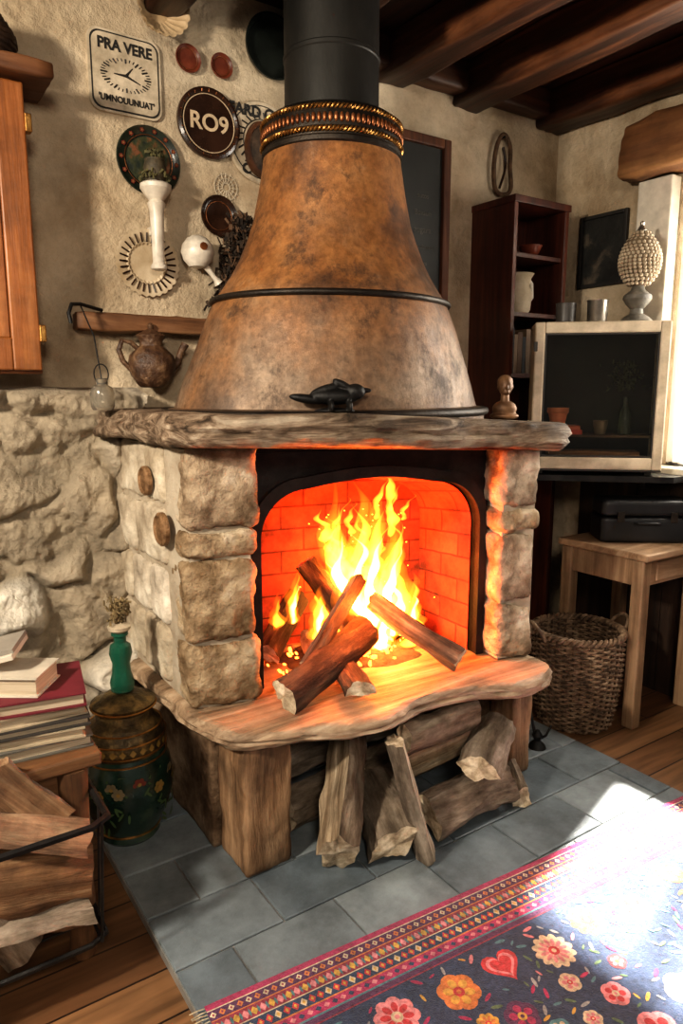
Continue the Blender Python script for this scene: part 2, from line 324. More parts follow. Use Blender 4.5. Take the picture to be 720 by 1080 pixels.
# ---------------------------------------------------------------- lower rubble stone wall
def stone_wall():
    nx,nz=340,200; x0,x1=-.9,.80; zt=1.40
    v=[];f=[];cols=[]
    for j in range(nz+1):
        for i in range(nx+1):
            x=x0+(x1-x0)*i/nx; z=zt*j/nz
            wob=Vector((noise.noise(Vector((x*4,z*4,1)))*.42+noise.noise(Vector((x*13,z*13,1)))*.12,noise.noise(Vector((x*4,z*4,9)))*.42+noise.noise(Vector((x*13,z*13,9)))*.12,0))
            p=Vector((x*4.3,z*6.0,0))+wob
            d,pts=noise.voronoi(p)
            e=min(1,max(0,(d[1]-d[0]-.03)/.30)); e=e*(2-e)
            c=noise.cell(pts[0]*3.3+Vector((4,4,4)))
            c2=noise.cell(pts[0]*7.7+Vector((1,9,3)))
            pres=.35 if c2<.22 else .7+.3*c
            big=noise.noise(Vector((x*2.6,z*2.6,5)))
            tl=Vector((noise.cell(pts[0]*5.1),noise.cell(pts[0]*9.1+Vector((3,3,3))),0))-Vector((.5,.5,0))
            facet=(p.x-pts[0].x)*tl.x*.09+(p.y-pts[0].y)*tl.y*.09
            rough=noise.noise(Vector((x*13,z*13,2)))*.016+noise.noise(Vector((x*30,z*30,2)))*.010+abs(noise.noise(Vector((x*8,z*8,7))))*.026+noise.noise(Vector((x*70,z*70,2)))*.005
            h=pres*e*(.090+.035*c+facet)+rough+.02*big
            y=2.445-h
            if j>=nz-3: y=y+(2.46-y)*(j-nz+3)/4
            v.append((x,y,z+(.018*noise.noise(Vector((x*7,0,0))) if j==nz else 0)))
            st=Vector((.62,.54,.43)).lerp(Vector((.86,.80,.69)),c) if c2>.15 else Vector((.50,.41,.30))
            mo=Vector((.34,.28,.20)) 
            cols.append(tuple(mo.lerp(st,min(1,e*pres*1.25))))
    for j in range(nz):
        for i in range(nx):
            a=j*(nx+1)+i; f.append((a,a+1,a+nx+2,a+nx+1))
    b=nz*(nx+1); n0=len(v)
    for i in range(nx+1):
        x=x0+(x1-x0)*i/nx; v.append((x,WY,1.405)); cols.append((.5,.42,.32))
    for i in range(nx): f.append((b+i,b+i+1,n0+i+1,n0+i))
    o=mk('wall_back_stone_base',v,f,attr_mat('rubble_stone','stone',.95,1,24,nz=8,mixamt=.32,bd=.024),smooth=True,ang=80)
    setcol(o,'stone',cols)
stone_wall()
# ---------------------------------------------------------------- tile hearth slab
def tiles():
    g=Geo(); x0,x1,y0,y1=.50,2.235,-.2,2.45
    gb(g,(x0,y0,0),(x1,y1,.024))
    tw,th=.30,.20; row=0; y=y1
    V=list(g.v);F=list(g.f);Cc=[(.27,.265,.25)]*8
    while y>y0+.01:
        ya=max(y-th,y0); x=x0-(.15 if row%2 else 0)
        while x<x1-.005:
            a=max(x,x0)+.003;b=min(x+tw,x1)-.003
            if b-a>.02:
                t=random.random(); col=Vector((.13,.16,.185)).lerp(Vector((.25,.285,.305)),t)
                dz=random.uniform(-.0008,.0008)
                bI=len(V); e=.003
                pa,pb,qa,qb=a,b,ya+.003,y-.003
                V+= [(pa,qa,.022),(pb,qa,.022),(pb,qb,.022),(pa,qb,.022),(pa,qa,.029+dz),(pb,qa,.029+dz),(pb,qb,.029+dz),(pa,qb,.029+dz),(pa+e,qa+e,.031+dz),(pb-e,qa+e,.031+dz),(pb-e,qb-e,.031+dz),(pa+e,qb-e,.031+dz)]
                for s in (0,4):
                    for k in range(4): F.append((bI+s+k,bI+s+(k+1)%4,bI+s+4+(k+1)%4,bI+s+4+k))
                F.append((bI+8,bI+9,bI+10,bI+11)); Cc+=[tuple(col)]*12
            x+=tw
        y-=th; row+=1
    o=mk('tiled_hearth_slab',V,F,attr_mat('slate_tile','tile',.34,.7,9,nz=5,mixamt=.45,bd=.008),smooth=False)
    setcol(o,'tile',Cc)
tiles()
# ---------------------------------------------------------------- fireplace
FP=empty('fireplace')
A=Vector((.722,1.84,0)); U=Vector((.979,-.204,0)); Vv=Vector((.204,.979,0)); FY=math.atan2(-.204,.979)
def F(u,v,z): p=A+U*u+Vv*v; return Vector((p.x,p.y,z))
def fblock(name,u0,u1,v0,v1,z0,z1,mat,**k):
    c=F((u0+u1)/2,(v0+v1)/2,(z0+z1)/2); h=((u1-u0)/2,(v1-v0)/2,(z1-z0)/2)
    return rock(name,(c.x-h[0],c.y-h[1],c.z-h[2]),(c.x+h[0],c.y+h[1],c.z+h[2]),mat,FP,yaw=FY,**k)
zs=[(.482,.672),(.682,.918),(.928,1.002),(1.012,1.246)]
for i,(a,b) in enumerate(zs):
    fblock('left_pillar_block_%d'%i,-.008+random.uniform(-.008,.006),.205+random.uniform(-.01,.006),-.012,.17,a,b,STONE,r=.026 if b-a>.1 else .022,n=26,amp=.012,fr=11)
    fblock('right_pillar_block_%d'%i,1.035,1.19+random.uniform(-.01,.006),-.005,.17,a,b-(.03 if i==3 else 0),STONE,r=.026 if b-a>.1 else .022,n=26,amp=.012,fr=11)
def prism(name,pts,z0,z1,mat):
    k=len(pts); v=[(x,y,z0) for x,y in pts]+[(x,y,z1) for x,y in pts]
    f=[tuple(range(k))[::-1],tuple(range(k,2*k))]+[(i,(i+1)%k,k+(i+1)%k,k+i) for i in range(k)]
    return mk(name,v,f,mat,FP,smooth=False)
def fp2(*l): return [tuple(F(u,v,0)[:2]) for u,v in l]
prism('left_core',fp2((.010,.010),(.185,.010),(.185,.16))+[(.93,2.50),(.730,2.50)],.48,1.235,MORTAR)
prism('right_core',fp2((1.05,.010),(1.178,.010))+[(1.97,2.50),(1.80,2.50)]+fp2((1.05,.16)),.48,1.205,MORTAR)
prism('top_core',fp2((.18,.13),(1.06,.13))+[(1.85,2.50),(.90,2.50)],1.16,1.20,MORTAR)
prism('back_core',[(.9,2.44),(1.85,2.44),(1.85,2.51),(.9,2.51)],.03,1.2,MORTAR)
ylist=[[2.01,2.24,2.50],[2.01,2.16,2.34,2.50],[2.01,2.28,2.50],[2.01,2.18,2.50]]
for (a,b),ys in zip([(.50,.68),(.69,.86),(.87,1.05),(1.06,1.235)],ylist):
    for i in range(len(ys)-1):
        rock('side_stone',(.718+random.uniform(-.003,.003),ys[i]+.004,a),(.79,ys[i+1]-.004,b),STONE2,FP,r=.022,n=16,amp=.009,fr=11)
for (y,z,r) in ((2.11,1.125,.045),(1.985,.995,.05)):
    lathe('medallion',[(r,0),(r,.012),(r*.85,.018),(r*.7,.012),(r*.3,.016),(.002,.018)],M('medallion_bronze',[(.12,.06,.025),(.34,.2,.1)],scale=40,rough=.5,metal=.4,bump=.8,bscale=90),FP,(.712,y,z),(0,R(-90),0))
rock('left_leg_block',(.785,1.645,.03),(.94,1.82,.435),LEGW,FP,r=.015,n=20,amp=.010,fr=8)
rock('left_base_side',(.765,1.83,.03),(.86,2.50,.435),BASEP,FP,r=.012,n=18,amp=.008,fr=6)
rock('right_leg_block',(1.81,1.60,.03),(1.905,1.72,.435),LEGW,FP,r=.012,n=16,amp=.006,fr=8)
rock('right_base_side',(1.82,1.73,.03),(1.91,2.50,.435),BASEP,FP,r=.012,n=14,amp=.006,fr=6)
bx('store_back',(.86,2.36,.03),(1.84,2.40,.435),INK,FP)
slab('hearth_ledge',[(.70,1.98),(.715,1.80),(.76,1.65),(.86,1.60),(.96,1.57),(1.13,1.505),(1.24,1.515),(1.36,1.55),(1.52,1.515),(1.64,1.46),(1.77,1.455),(1.87,1.51),(1.90,1.66),(1.92,2.0),(1.9,2.46),(1.3,2.48),(.75,2.46)],.425,.482,LEDG,FP,namp=.012,tilt=lambda x,y:-.012*max(0,x-1.2))
tm=lambda x,y:-.045*max(0,min(1,(x-1.1)/.8))
slab('mantle_shelf',[(.685,2.48),(.68,2.1),(.67,1.86),(.70,1.755),(.81,1.67),(1.0,1.625),(1.2,1.575),(1.4,1.555),(1.6,1.57),(1.76,1.54),(1.89,1.53),(1.965,1.58),(1.97,1.8),(1.97,2.2),(1.96,2.48),(1.3,2.5)],1.245,1.335,MANT,FP,namp=.018,tilt=tm,r=.02)
def arch_pts(u0,u1,z0,z1,rc,bow,n=10):
    pts=[(u0,z0),(u0,z1-rc)]
    for i in range(1,n+1):
        a=math.pi-(math.pi/2)*i/n; pts.append((u0+rc+rc*math.cos(a),z1-rc+rc*math.sin(a)))
    for i in range(1,8):
        t=i/8; pts.append((u0+rc+(u1-u0-2*rc)*t,z1+bow*math.sin(math.pi*t)))
    for i in range(0,n):
        a=(math.pi/2)*(1-i/n); pts.append((u1-rc+rc*math.cos(a),z1-rc+rc*math.sin(a)))
    pts+=[(u1,z1-rc),(u1,z0)]
    return pts
inner=arch_pts(.235,1.005,.48,1.10,.15,.025)
def arch_ring(name,inn,out,v0,v1,mat):
    n=len(inn); V=[];Fc=[]
    for v in (v0,v1):
        for (u,z) in inn: V.append(F(u,v,z))
        for (u,z) in out: V.append(F(u,v,z))
    for i in range(n-1):
        Fc.append((i,i+1,n+i+1,n+i)); Fc.append((2*n+i,3*n+i,3*n+i+1,2*n+i+1))
        Fc.append((i,2*n+i,2*n+i+1,i+1)); Fc.append((n+i,n+i+1,3*n+i+1,3*n+i))
    return mk(name,V,Fc,mat,FP,smooth=True,ang=40)
outer=[]
for (u,z) in inner:
    cu=.6225
    if z<=.945 : outer.append((.17 if u<cu else 1.06,z))
    else:
        du=(u-cu);dz=z-.70; k=min(.44/max(abs(du),1e-4),.51/max(dz,1e-4)); outer.append((cu+du*k,.70+dz*k))
arch_ring('iron_panel',inner,outer,.10,.125,BLACK)
mid=arch_pts(.205,1.035,.48,1.135,.17,.025)
arch_ring('iron_arch_frame',inner,mid,.075,.13,BLACK)
prism('iron_header',fp2((.18,.105),(1.05,.105),(1.05,.13),(.18,.13)),1.14,1.245,BLACK)
def firebox():
    ins=arch_pts(.24,1.0,.48,1.095,.15,.025); n=len(ins)
    V=[];Fc=[]
    depth=[.125,.2,.3,.42]; L=[0]
    for i in range(1,n): L.append(L[-1]+math.hypot(ins[i][0]-ins[i-1][0],ins[i][1]-ins[i-1][1]))
    cu=.6225; vu=[]
    for d in depth:
        s=1-(d-.125)*.35
        for i,(u,z) in enumerate(ins):
            V.append(F(cu+(u-cu)*s,d,.48+(z-.48)*(1-(d-.125)*.2))); vu.append((d,L[i]))
    for j in range(len(depth)-1):
        for i in range(n-1): Fc.append((j*n+i,(j+1)*n+i,(j+1)*n+i+1,j*n+i+1))
    b=(len(depth)-1)*n; bi=len(V)
    for i,(u,z) in enumerate(ins):
        V.append(V[b+i].copy()); vu.append((u,z))
    Fc.append(tuple(range(bi,bi+n)))
    o=mk('firebox_bricks',V,Fc,FBRICK,FP,smooth=False)
    ul=o.data.uv_layers.new(name='UVMap')
    for l in o.data.loops: ul.data[l.index].uv=vu[l.vertex_index]
firebox()
prof=[(.30,0),(.26,.012),(.18,.026),(.08,.034),(.004,.036)]
lathe('ash_bed',prof,M('ash',[(.03,.02,.018),(.12,.09,.07)],scale=20,rough=1,bump=1,bscale=50),FP,(1.36,1.97,.470),(0,0,FY),seg=48,sx=1,sy=.6,mod=lambda a,z:1+.08*math.sin(5*a)+.05*math.sin(9*a+1))
# hood
prof=[(1.292,.565),(1.330,.565),(1.338,.55),(1.342,.532),(1.40,.512),(1.464,.486),(1.53,.459),(1.606,.430),(1.655,.407),(1.675,.396),(1.69,.388),(1.72,.366),(1.76,.338),(1.808,.311),(1.87,.284),(1.928,.263),(2.0,.246),(2.05,.236),(2.10,.227),(2.149,.220),(2.16,.218)]
HC=(1.365,2.08)
def ell(z,w):
    t=max(0,min(1,(z-1.33)/.75)); t=t**.8
    return w*(1.03*(1-t)+1*t), w*(.78*(1-t)+1*t)
def ringpts(z,w,n=72): 
    a,b=ell(z,w)
    return [(HC[0]+a*math.cos(2*math.pi*i/n),HC[1]+b*math.sin(2*math.pi*i/n),z) for i in range(n)]
V=[];Fc=[];n=96
PR=[]
for i in range(len(prof)-1):
    for s in range(2): t=s/2; PR.append((prof[i][0]*(1-t)+prof[i+1][0]*t,prof[i][1]*(1-t)+prof[i+1][1]*t))
PR.append(prof[-1])
for z,w in PR:
    for q in ringpts(z,w,n):
        k=1+.008*noise.noise(Vector(q)*5)+.003*noise.noise(Vector(q)*14) if z>1.35 else 1
        V.append((HC[0]+(q[0]-HC[0])*k,HC[1]+(q[1]-HC[1])*k,z))
for j in range(len(PR)-1):
    for i in range(n): k=(i+1)%n; Fc.append((j*n+i,j*n+k,(j+1)*n+k,(j+1)*n+i))
mk('hood',V,Fc,HOOD,FP,smooth=True,ang=50)
DIRON=M('dark_patina_iron',[(.012,.010,.009),(.05,.038,.028)],scale=10,rough=.45,metal=.6,bump=.3,bscale=50)
tube('hood_foot_ring',ringpts(1.325,.568),.014,DIRON,FP,8,True)
tube('hood_mid_ring',ringpts(1.675,.403),.010,DIRON,FP,8,True)
lathe('neck_collar',[(.222,2.125),(.229,2.13),(.229,2.142),(.222,2.148),(.222,2.165),(.226,2.17),(.226,2.225),(.219,2.235),(.205,2.245),(.17,2.255),(.150,2.26)],DIRON,FP,(HC[0],HC[1],0),seg=64,cap=False)
for zz,rr in ((2.160,.226),(2.222,.225)):
    for ph in (0,math.pi):
        pts=[]
        for i in range(620):
            a=2*math.pi*i/620; b=a*56+ph; rad=rr+.005*math.cos(b)
            pts.append((HC[0]+rad*math.cos(a),HC[1]+rad*math.sin(a),zz+.005*math.sin(b)))
        tube('braid',pts,.0036,GOLD,FP,5,True)
g=Geo()
for i in range(84):
    a=2*math.pi*i/84; bm=bmesh.new(); bmesh.ops.create_icosphere(bm,subdivisions=2,radius=.0085,matrix=Matrix.Translation((HC[0]+.227*math.cos(a),HC[1]+.227*math.sin(a),2.191))@Matrix.Rotation(a,4,'Z')@Matrix.Diagonal((.7,.8,1.7,1)))
    g.add([q.co.copy() for q in bm.verts],[tuple(q.index for q in fc.verts) for fc in bm.faces]); bm.free()
g.make('neck_beads',[COPPER],FP,smooth=True,ang=180)
PIPE=M('flue_pipe_metal',[(.012,.012,.011),(.036,.034,.030)],scale=4,rough=.5,metal=.5,bump=.15,bscale=20,stretch=(1,1,.4))
lathe('chimney_pipe',[(.152,2.2),(.152,2.42),(.155,2.424),(.155,2.434),(.152,2.438),(.152,2.79)],PIPE,FP,(HC[0],HC[1],0),seg=64)
# ---------------------------------------------------------------- logs
def log(name,p0,p1,r,parent,kind='round',roll=0,bark=BARK,split=SPLIT,end=ENDG,taper=.9):
    p0=Vector(p0);p1=Vector(p1);d=p1-p0;L=d.length
    sec=[];tag=[]
    if kind=='round':
        for i in range(26): a=2*math.pi*i/26; sec.append((math.cos(a),math.sin(a))); tag.append(0)
    else:
        ha={'half':R(90),'wedge':R(48),'third':R(65)}[kind]; RR={'half':1.15,'wedge':1.7,'third':1.4}[kind]
        for i in range(13): a=-ha+2*ha*i/12; sec.append((RR*math.cos(a),RR*math.sin(a))); tag.append(0 if i<12 else 1)
        e=sec[-1];s0=sec[0]
        for i in range(1,8): t=i/8; sec.append((e[0]*(1-t),e[1]*(1-t))); tag.append(1)
        sec.append((0,0)); tag.append(1)
        for i in range(1,8): t=i/8; sec.append((s0[0]*t,s0[1]*t)); tag.append(1)
        cx=sum(x for x,y in sec)/len(sec); sec=[(x-cx,y) for x,y in sec]
    n=len(sec);K=24;V=[];Fc=[];fm=[];sd=random.random()*60
    for j in range(K+1):
        t=j/K; z=t*L
        bend=Vector((noise.noise(Vector((z*3,sd,0))),noise.noise(Vector((z*3,sd,7))),0))*r*.35
        for i,(x,y) in enumerate(sec):
            k=r*(1-(1-taper)*t)*(1+.22*noise.noise(Vector((x*1.3+sd,y*1.3,z*6)))+.14*noise.noise(Vector((x*4+sd,y*4,z*10)))+.08*noise.noise(Vector((x*9+sd,y*9,z*22))))
            zz=z+(noise.noise(Vector((x*2,y*2,sd+j)))*r*.28 if j in(0,K) else 0)
            V.append((x*k+bend.x,y*k+bend.y,zz))
    for j in range(K):
        for i in range(n): k=(i+1)%n; Fc.append((j*n+i,j*n+k,(j+1)*n+k,(j+1)*n+i)); fm.append(tag[i])
    for j,rev in ((0,True),(K,False)):
        c=len(V); q=[Vector(V[j*n+i]) for i in range(n)]; V.append(tuple(sum(q,Vector())/n))
        for i in range(n):
            k=(i+1)%n; Fc.append((c,j*n+k,j*n+i) if rev else (c,j*n+i,j*n+k)); fm.append(2)
    o=mk(name,V,Fc,None,parent,smooth=True,ang=32,mats=[bark,split,end],fm=fm)
    q=d.to_track_quat('Z','Y'); o.rotation_mode='QUATERNION'
    o.rotation_quaternion=q@Quaternion((0,0,1),roll); o.location=p0
    return o
FW=empty('firewood_pile')
log('log_1',(1.01,1.50,.115),(1.20,1.76,.32),.088,FW,'third',R(190))
log('log_2',(1.17,1.455,.10),(1.26,1.72,.14),.070,FW,'third',R(60))
log('log_3',(1.275,1.43,.04),(1.21,1.50,.40),.044,FW,'third',R(-60))
log('log_4',(1.34,1.52,.105),(1.68,1.50,.11),.068,FW,'half',R(120))
log('log_5',(1.50,1.46,.235),(1.74,1.62,.255),.056,FW,'third',R(100))
log('log_6',(1.28,1.58,.325),(1.60,1.60,.335),.060,FW,'half',R(200))
log('log_7',(1.70,1.46,.065),(1.80,1.60,.07),.036,FW,'wedge',R(30))
log('log_8',(1.36,1.66,.18),(1.78,1.70,.18),.055,FW,'third',R(20))
log('log_9',(.98,1.78,.10),(1.45,1.86,.10),.065,FW,'round')
log('log_10',(1.30,1.82,.10),(1.80,1.86,.10),.065,FW,'half',R(80))
log('log_11',(1.0,1.87,.22),(1.6,1.9,.24),.06,FW,'round')
FL=empty('log_fire')
SCO=M('scorched_split',[(.03,.022,.016),(.23,.155,.105),(.50,.38,.27)],scale=24,stretch=(1,1,.08),rough=.8,bump=1,bscale=36,bd=.014,dirt=.5,dscale=12)
ck=dict(bark=CBARK,split=SCO)
log('log_1',(.925,1.665,.540),(1.36,1.845,.60),.046,FL,'third',R(150),**ck)
log('log_2',(1.08,1.79,.55),(1.315,1.87,.78),.042,FL,'third',R(210),**ck)
log('log_3',(1.32,1.90,.60),(1.20,2.01,.82),.040,FL,'round',bark=CBARK)
log('log_4',(1.53,1.59,.540),(1.38,1.87,.69),.042,FL,'third',R(160),**ck)
log('log_5',(1.15,1.60,.525),(1.25,1.88,.53),.040,FL,'half',R(90),**ck)
log('log_6',(1.03,1.96,.55),(1.22,2.07,.68),.045,FL,'round',bark=CBARK)
log('log_7',(1.20,1.99,.54),(1.66,1.95,.54),.045,FL,'round',bark=CBARK)
EMB=emis('ember_glow',(1,.14,.015),14)
g=Geo()
for i in range(170):
    c=Vector((1.34+random.gauss(0,.13),1.92+random.gauss(0,.05),.503+random.random()*.025)); s=random.uniform(.004,.012)
    bm=bmesh.new(); bmesh.ops.create_icosphere(bm,subdivisions=1,radius=s,matrix=Matrix.Translation(c)@Euler((random.random()*3,)*3).to_matrix().to_4x4()@Matrix.Diagonal((1.3,.9,.7,1)))
    g.add([v.co.copy() for v in bm.verts],[tuple(v.index for v in fc.verts) for fc in bm.faces]); bm.free()
for i in range(40):
    c=Vector((1.36+random.gauss(0,.14),1.90+random.gauss(0,.04),.62+random.random()*.42)); g.box(c,(.0016,.0016,.0016),0)
g.make('glowing_embers',[EMB],FL)
def flame_mat(name,col,s):
    m=D.materials.new(name); m.use_nodes=True; nt=m.node_tree; nt.nodes.clear()
    o=nt.nodes.new('ShaderNodeOutputMaterial'); e=nt.nodes.new('ShaderNodeEmission'); e.inputs[0].default_value=(*col,1); e.inputs[1].default_value=s
    nt.links.new(e.outputs[0],o.inputs['Volume']); return m
FLO=flame_mat('flame_outer',(1,.20,.010),36); FLM=flame_mat('flame_mid',(1,.40,.03),130); FLC=flame_mat('flame_core',(1,.70,.20),320)
def tongue(p,h,w,lean,amp,ph,mat,fl=.55):
    n=36;seg=14;V=[];Fc=[]
    for j in range(n+1):
        t=j/n; r=w*(math.sin(math.pi*min(1,t**.55))**.8)*(1-t)**.35 if 0<t<1 else .0005
        cx=p[0]+lean[0]*t*h+amp*math.sin(t*6.5+ph)*t+amp*.35*math.sin(t*17+ph*2)*t; cy=p[1]+lean[1]*t*h+amp*.4*math.sin(t*5+ph*1.7)*t; cz=p[2]+t*h
        r*=1+.30*math.sin(t*13+ph*3)+.12*math.sin(t*29+ph*5)
        for k in range(seg):
            a=2*math.pi*k/seg; rr=max(r,.0004)*(1+.22*math.sin(3*a+t*8+ph)); V.append((cx+rr*math.cos(a),cy+rr*fl*math.sin(a),cz))
    for j in range(n):
        for k in range(seg): q=(k+1)%seg; Fc.append((j*seg+k,j*seg+q,(j+1)*seg+q,(j+1)*seg+k))
    Fc.append(tuple(range(seg))[::-1]); Fc.append(tuple(range(n*seg,(n+1)*seg)))
    mk('flame_tongue',V,Fc,mat,FL,smooth=True,ang=180)
rnd=random.Random(3)
tall=[(1.33,1.93,.56,.56,.085,(-.10,0),.04,0),(1.42,1.92,.56,.53,.085,(.04,0),.04,1.4),(1.50,1.93,.55,.46,.07,(.08,0),.035,2.2),(1.37,1.96,.56,.55,.075,(.02,0),.045,3.3),(1.30,1.95,.58,.42,.06,(-.12,0),.03,4.1),(1.48,1.88,.54,.38,.07,(.1,0),.03,5.2),(1.36,1.90,.54,.40,.07,(-.06,0),.03,.8),(1.08,1.98,.60,.15,.028,(0,0),.012,1),(1.14,1.99,.62,.21,.03,(.1,0),.012,2.5),(1.57,1.88,.52,.25,.05,(.0,0),.02,3),(1.40,1.84,.52,.22,.075,(0,0),.02,3.5),(1.52,1.83,.51,.17,.055,(.1,0),.02,4.5),(1.22,1.94,.55,.24,.045,(.0,0),.02,1.9)]
for (x,y,z,h,w,l,a,ph) in tall:
    tongue((x,y,z),h,w,l,a,ph,FLO)
    tongue((x+.004,y,z),h*.84,w*.64,l,a,ph+.1,FLM)
    if h>.18: tongue((x+.006,y,z),h*.66,w*.38,l,a,ph+.2,FLC)
for i in range(26):
    x=1.40+rnd.uniform(-.16,.16); z=.64+rnd.uniform(0,.35); h=rnd.uniform(.08,.2)
    tongue((x,1.93+rnd.uniform(-.04,.04),z),h,rnd.uniform(.010,.024),(rnd.uniform(-.4,.4),0),.03,rnd.uniform(0,6),FLM)
# ---------------------------------------------------------------- iron ornament on mantle
els=[((0,0,.035),(.055,.022,.018)),((-.06,0,.030),(.04,.014,.010),(0,.15,0)),((.045,0,.045),(.022,.02,.018)),((.068,0,.048),(.014,.006,.006)),((-.02,.0,.05),(.035,.012,.01),(0,-.3,0)),((-.01,-.02,.014),(.006,.02,.014)),((.03,-.02,.014),(.006,.02,.014)),((0,0,.005),(.045,.03,.006)),((.02,0,.058),(.028,.012,.009),(0,.5,0))]
blob('iron_bird_ornament',els,BLACK,None,.003,(1.10,1.665,1.334),(0,0,R(-25)),1,sc=1.28)
BRZ=M('bronze_figure',[(.10,.05,.025),(.30,.165,.085)],scale=12,rough=.45,metal=.3)
els=[((0,0,.012),(.05,.032,.014)),((0,0,.035),(.042,.026,.03)),((0,0,.07),(.015,.015,.03)),((0,-.002,.112),(.024,.027,.033)),((0,-.027,.108),(.004,.008,.008)),((0,-.02,.092),(.011,.01,.008)),((.024,0,.11),(.004,.006,.009)),((-.024,0,.11),(.004,.006,.009)),((0,.006,.125),(.027,.027,.025)),((.009,-.023,.118),(.005,.004,.003)),((-.009,-.023,.118),(.005,.004,.003)),((0,-.024,.097),(.008,.004,.002))]
blob('bust_figurine',els,BRZ,None,.0025,(1.915,1.80,1.292),(0,0,R(-34)),1,sc=1.05)
# ---------------------------------------------------------------- wall decorations
def wdisc(name,x,z,prof,mat,y=WY,**k):
    e=empty(name,(x,y,z)); o=lathe('disc',prof,mat,e,(0,0,0),(R(90),0,0),**k); return e
def platep(r): return [(r*.6,0),(r*.95,.012),(r,.018),(r*.97,.022),(r*.86,.015),(r*.72,.010),(.002,.009)]
e=empty('lettered_wall_sign',(.84,WY,2.42))
def rrect(w,h,rc,n=6):
    P=[]
    for cx,cy,a0 in ((w-rc,h-rc,0),(-w+rc,h-rc,90),(-w+rc,-h+rc,180),(w-rc,-h+rc,270)):
        for i in range(n+1): a=R(a0+90*i/n); P.append((cx+rc*math.cos(a),cy+rc*math.sin(a)))
    return P
def plate2d(name,P,d0,d1,mat,parent,loc=(0,0,0)):
    k=len(P); v=[(x,-d0,z) for x,z in P]+[(x,-d1,z) for x,z in P]
    f=[tuple(range(k)),tuple(range(k,2*k))[::-1]]+[(i,k+i,k+(i+1)%k,(i+1)%k) for i in range(k)]
    return mk(name,v,f,mat,parent,loc,smooth=False)
plate2d('rim',rrect(.120,.124,.035),0,.012,CREAM,e); plate2d('rim_line',rrect(.113,.117,.032),.001,.0135,INK,e); plate2d('panel',rrect(.108,.112,.030),.001,.015,CREAM,e)
text('PRA VERE',.046,INK,e,(0,-.016,.078),sx=.92,off=.03)
text("'UMNOUUNUAT'",.027,INK,e,(0,-.016,-.083),sx=.9,off=.03)
def ring(rr,th,mat,e,y=-.016,cz=0,cx=0):
    v,f=tubegeo([(cx+rr*math.cos(2*math.pi*i/50),y,cz+rr*math.sin(2*math.pi*i/50)) for i in range(50)],th,5,True); mk('ring',v,f,mat,e)
for i in range(36):
    a=2*math.pi*i/36; l=.010 if i%3 else .016
    v,f=tubegeo([((.062-l)*math.cos(a)*1.35,-.016,(.062-l)*math.sin(a)*.82-.005),(.062*math.cos(a)*1.35,-.016,.062*math.sin(a)*.82-.005)],.0016 if i%3 else .0026,4); mk('tick',v,f,INK,e)
for a,l in ((R(50),.035),(R(-20),.05),(R(180),.04)):
    v,f=tubegeo([(0,-.016,-.005),(l*math.cos(a),-.016,l*math.sin(a)-.005)],[.0045,.0015],4); mk('hand',v,f,INK,e)
def floral(e,r,y,n,mt,mt2):
    g=Geo()
    for i in range(n):
        a=2*math.pi*i/n; cx,cz=r*math.cos(a),r*math.sin(a)
        for k in range(5):
            b=2*math.pi*k/5; P=[(cx+.0045*math.cos(b)+.0032*math.cos(t),y,cz+.0045*math.sin(b)+.0032*math.sin(t)) for t in [2*math.pi*q/8 for q in range(8)]]
            g.add(P,[tuple(range(8))],0)
        P=[(cx+.003*math.cos(t),y-.0006,cz+.003*math.sin(t)) for t in [2*math.pi*q/8 for q in range(8)]]; g.add(P,[tuple(range(8))],1)
    g.make('rim_flowers',[mt,mt2],e)
PRED=plain('glaze_red_paint',(.20,.035,.02),.4); POCH=plain('glaze_ochre_paint',(.30,.17,.06),.4)
e=wdisc('small_round_plate',1.06,2.52,platep(.046),RBROWN); ring(.034,.0012,COPPER,e,-.0135)
e=wdisc('small_round_plate',1.185,2.525,platep(.042),RBROWN); ring(.03,.0012,COPPER,e,-.0135)
e=wdisc('round_lettered_sign',1.13,2.325,[(.108,0),(.118,.01),(.118,.022),(.108,.026),(.101,.018),(.002,.018)],DBROWN)
TANP=plain('sign_tan_paint',(.60,.46,.30))
text('RO9',.078,TANP,e,(0,-.019,0),off=.02)
ring(.096,.0018,TANP,e,-.019)
for i in range(24):
    a=2*math.pi*i/24; v,f=tubegeo([(.103*math.cos(a),-.022,.103*math.sin(a)),(.110*math.cos(a),-.026,.110*math.sin(a))],.0022,4); mk('rim_notch',v,f,COPPER,e)
e=wdisc('painted_wall_plate',.905,2.165,platep(.112),DGREEN)
lathe('painted_center',[(.076,0),(.076,.003),(.002,.004)],M('painted_scene',[(.015,.022,.016),(.045,.05,.02),(.20,.07,.03),(.34,.24,.12)],scale=20,rough=.4,pos=[.4,.52,.64,.74]),e,(0,-.010,0),(R(90),0,0))
ring(.083,.0015,COPPER,e,-.015); floral(e,.096,-.0215,14,PRED,POCH)
e=wdisc('dark_wall_plate',1.16,2.02,platep(.072),DBROWN); ring(.050,.0015,COPPER,e,-.0125)
e=wdisc('round_patterned_sign',1.345,2.30,[(.14,0),(.145,.006),(.14,.014),(.13,.012),(.002,.012)],CREAM)
text('FARD C',.052,INK,e,(-.045,-.014,.100),off=.03); text('C U U',.05,INK,e,(-.02,-.014,-.1),off=.03)
for rr in (.127,.08): ring(rr,.0018,INK,e,-.013)
for i in range(26):
    a=2*math.pi*i/26; v,f=tubegeo([(.083*math.cos(a),-.013,.083*math.sin(a)),(.105*math.cos(a+.08),-.013,.105*math.sin(a+.08))],.003,4); mk('ray',v,f,INK,e)
e=wdisc('oval_portrait_frame',1.335,2.27,[(.095,0),(.10,.01),(.095,.03),(.082,.03),(.078,.02),(.002,.02)],M('frame_brown',[(.03,.012,.006),(.13,.05,.02)],scale=10,rough=.4),y=WY-.015,sx=.72)
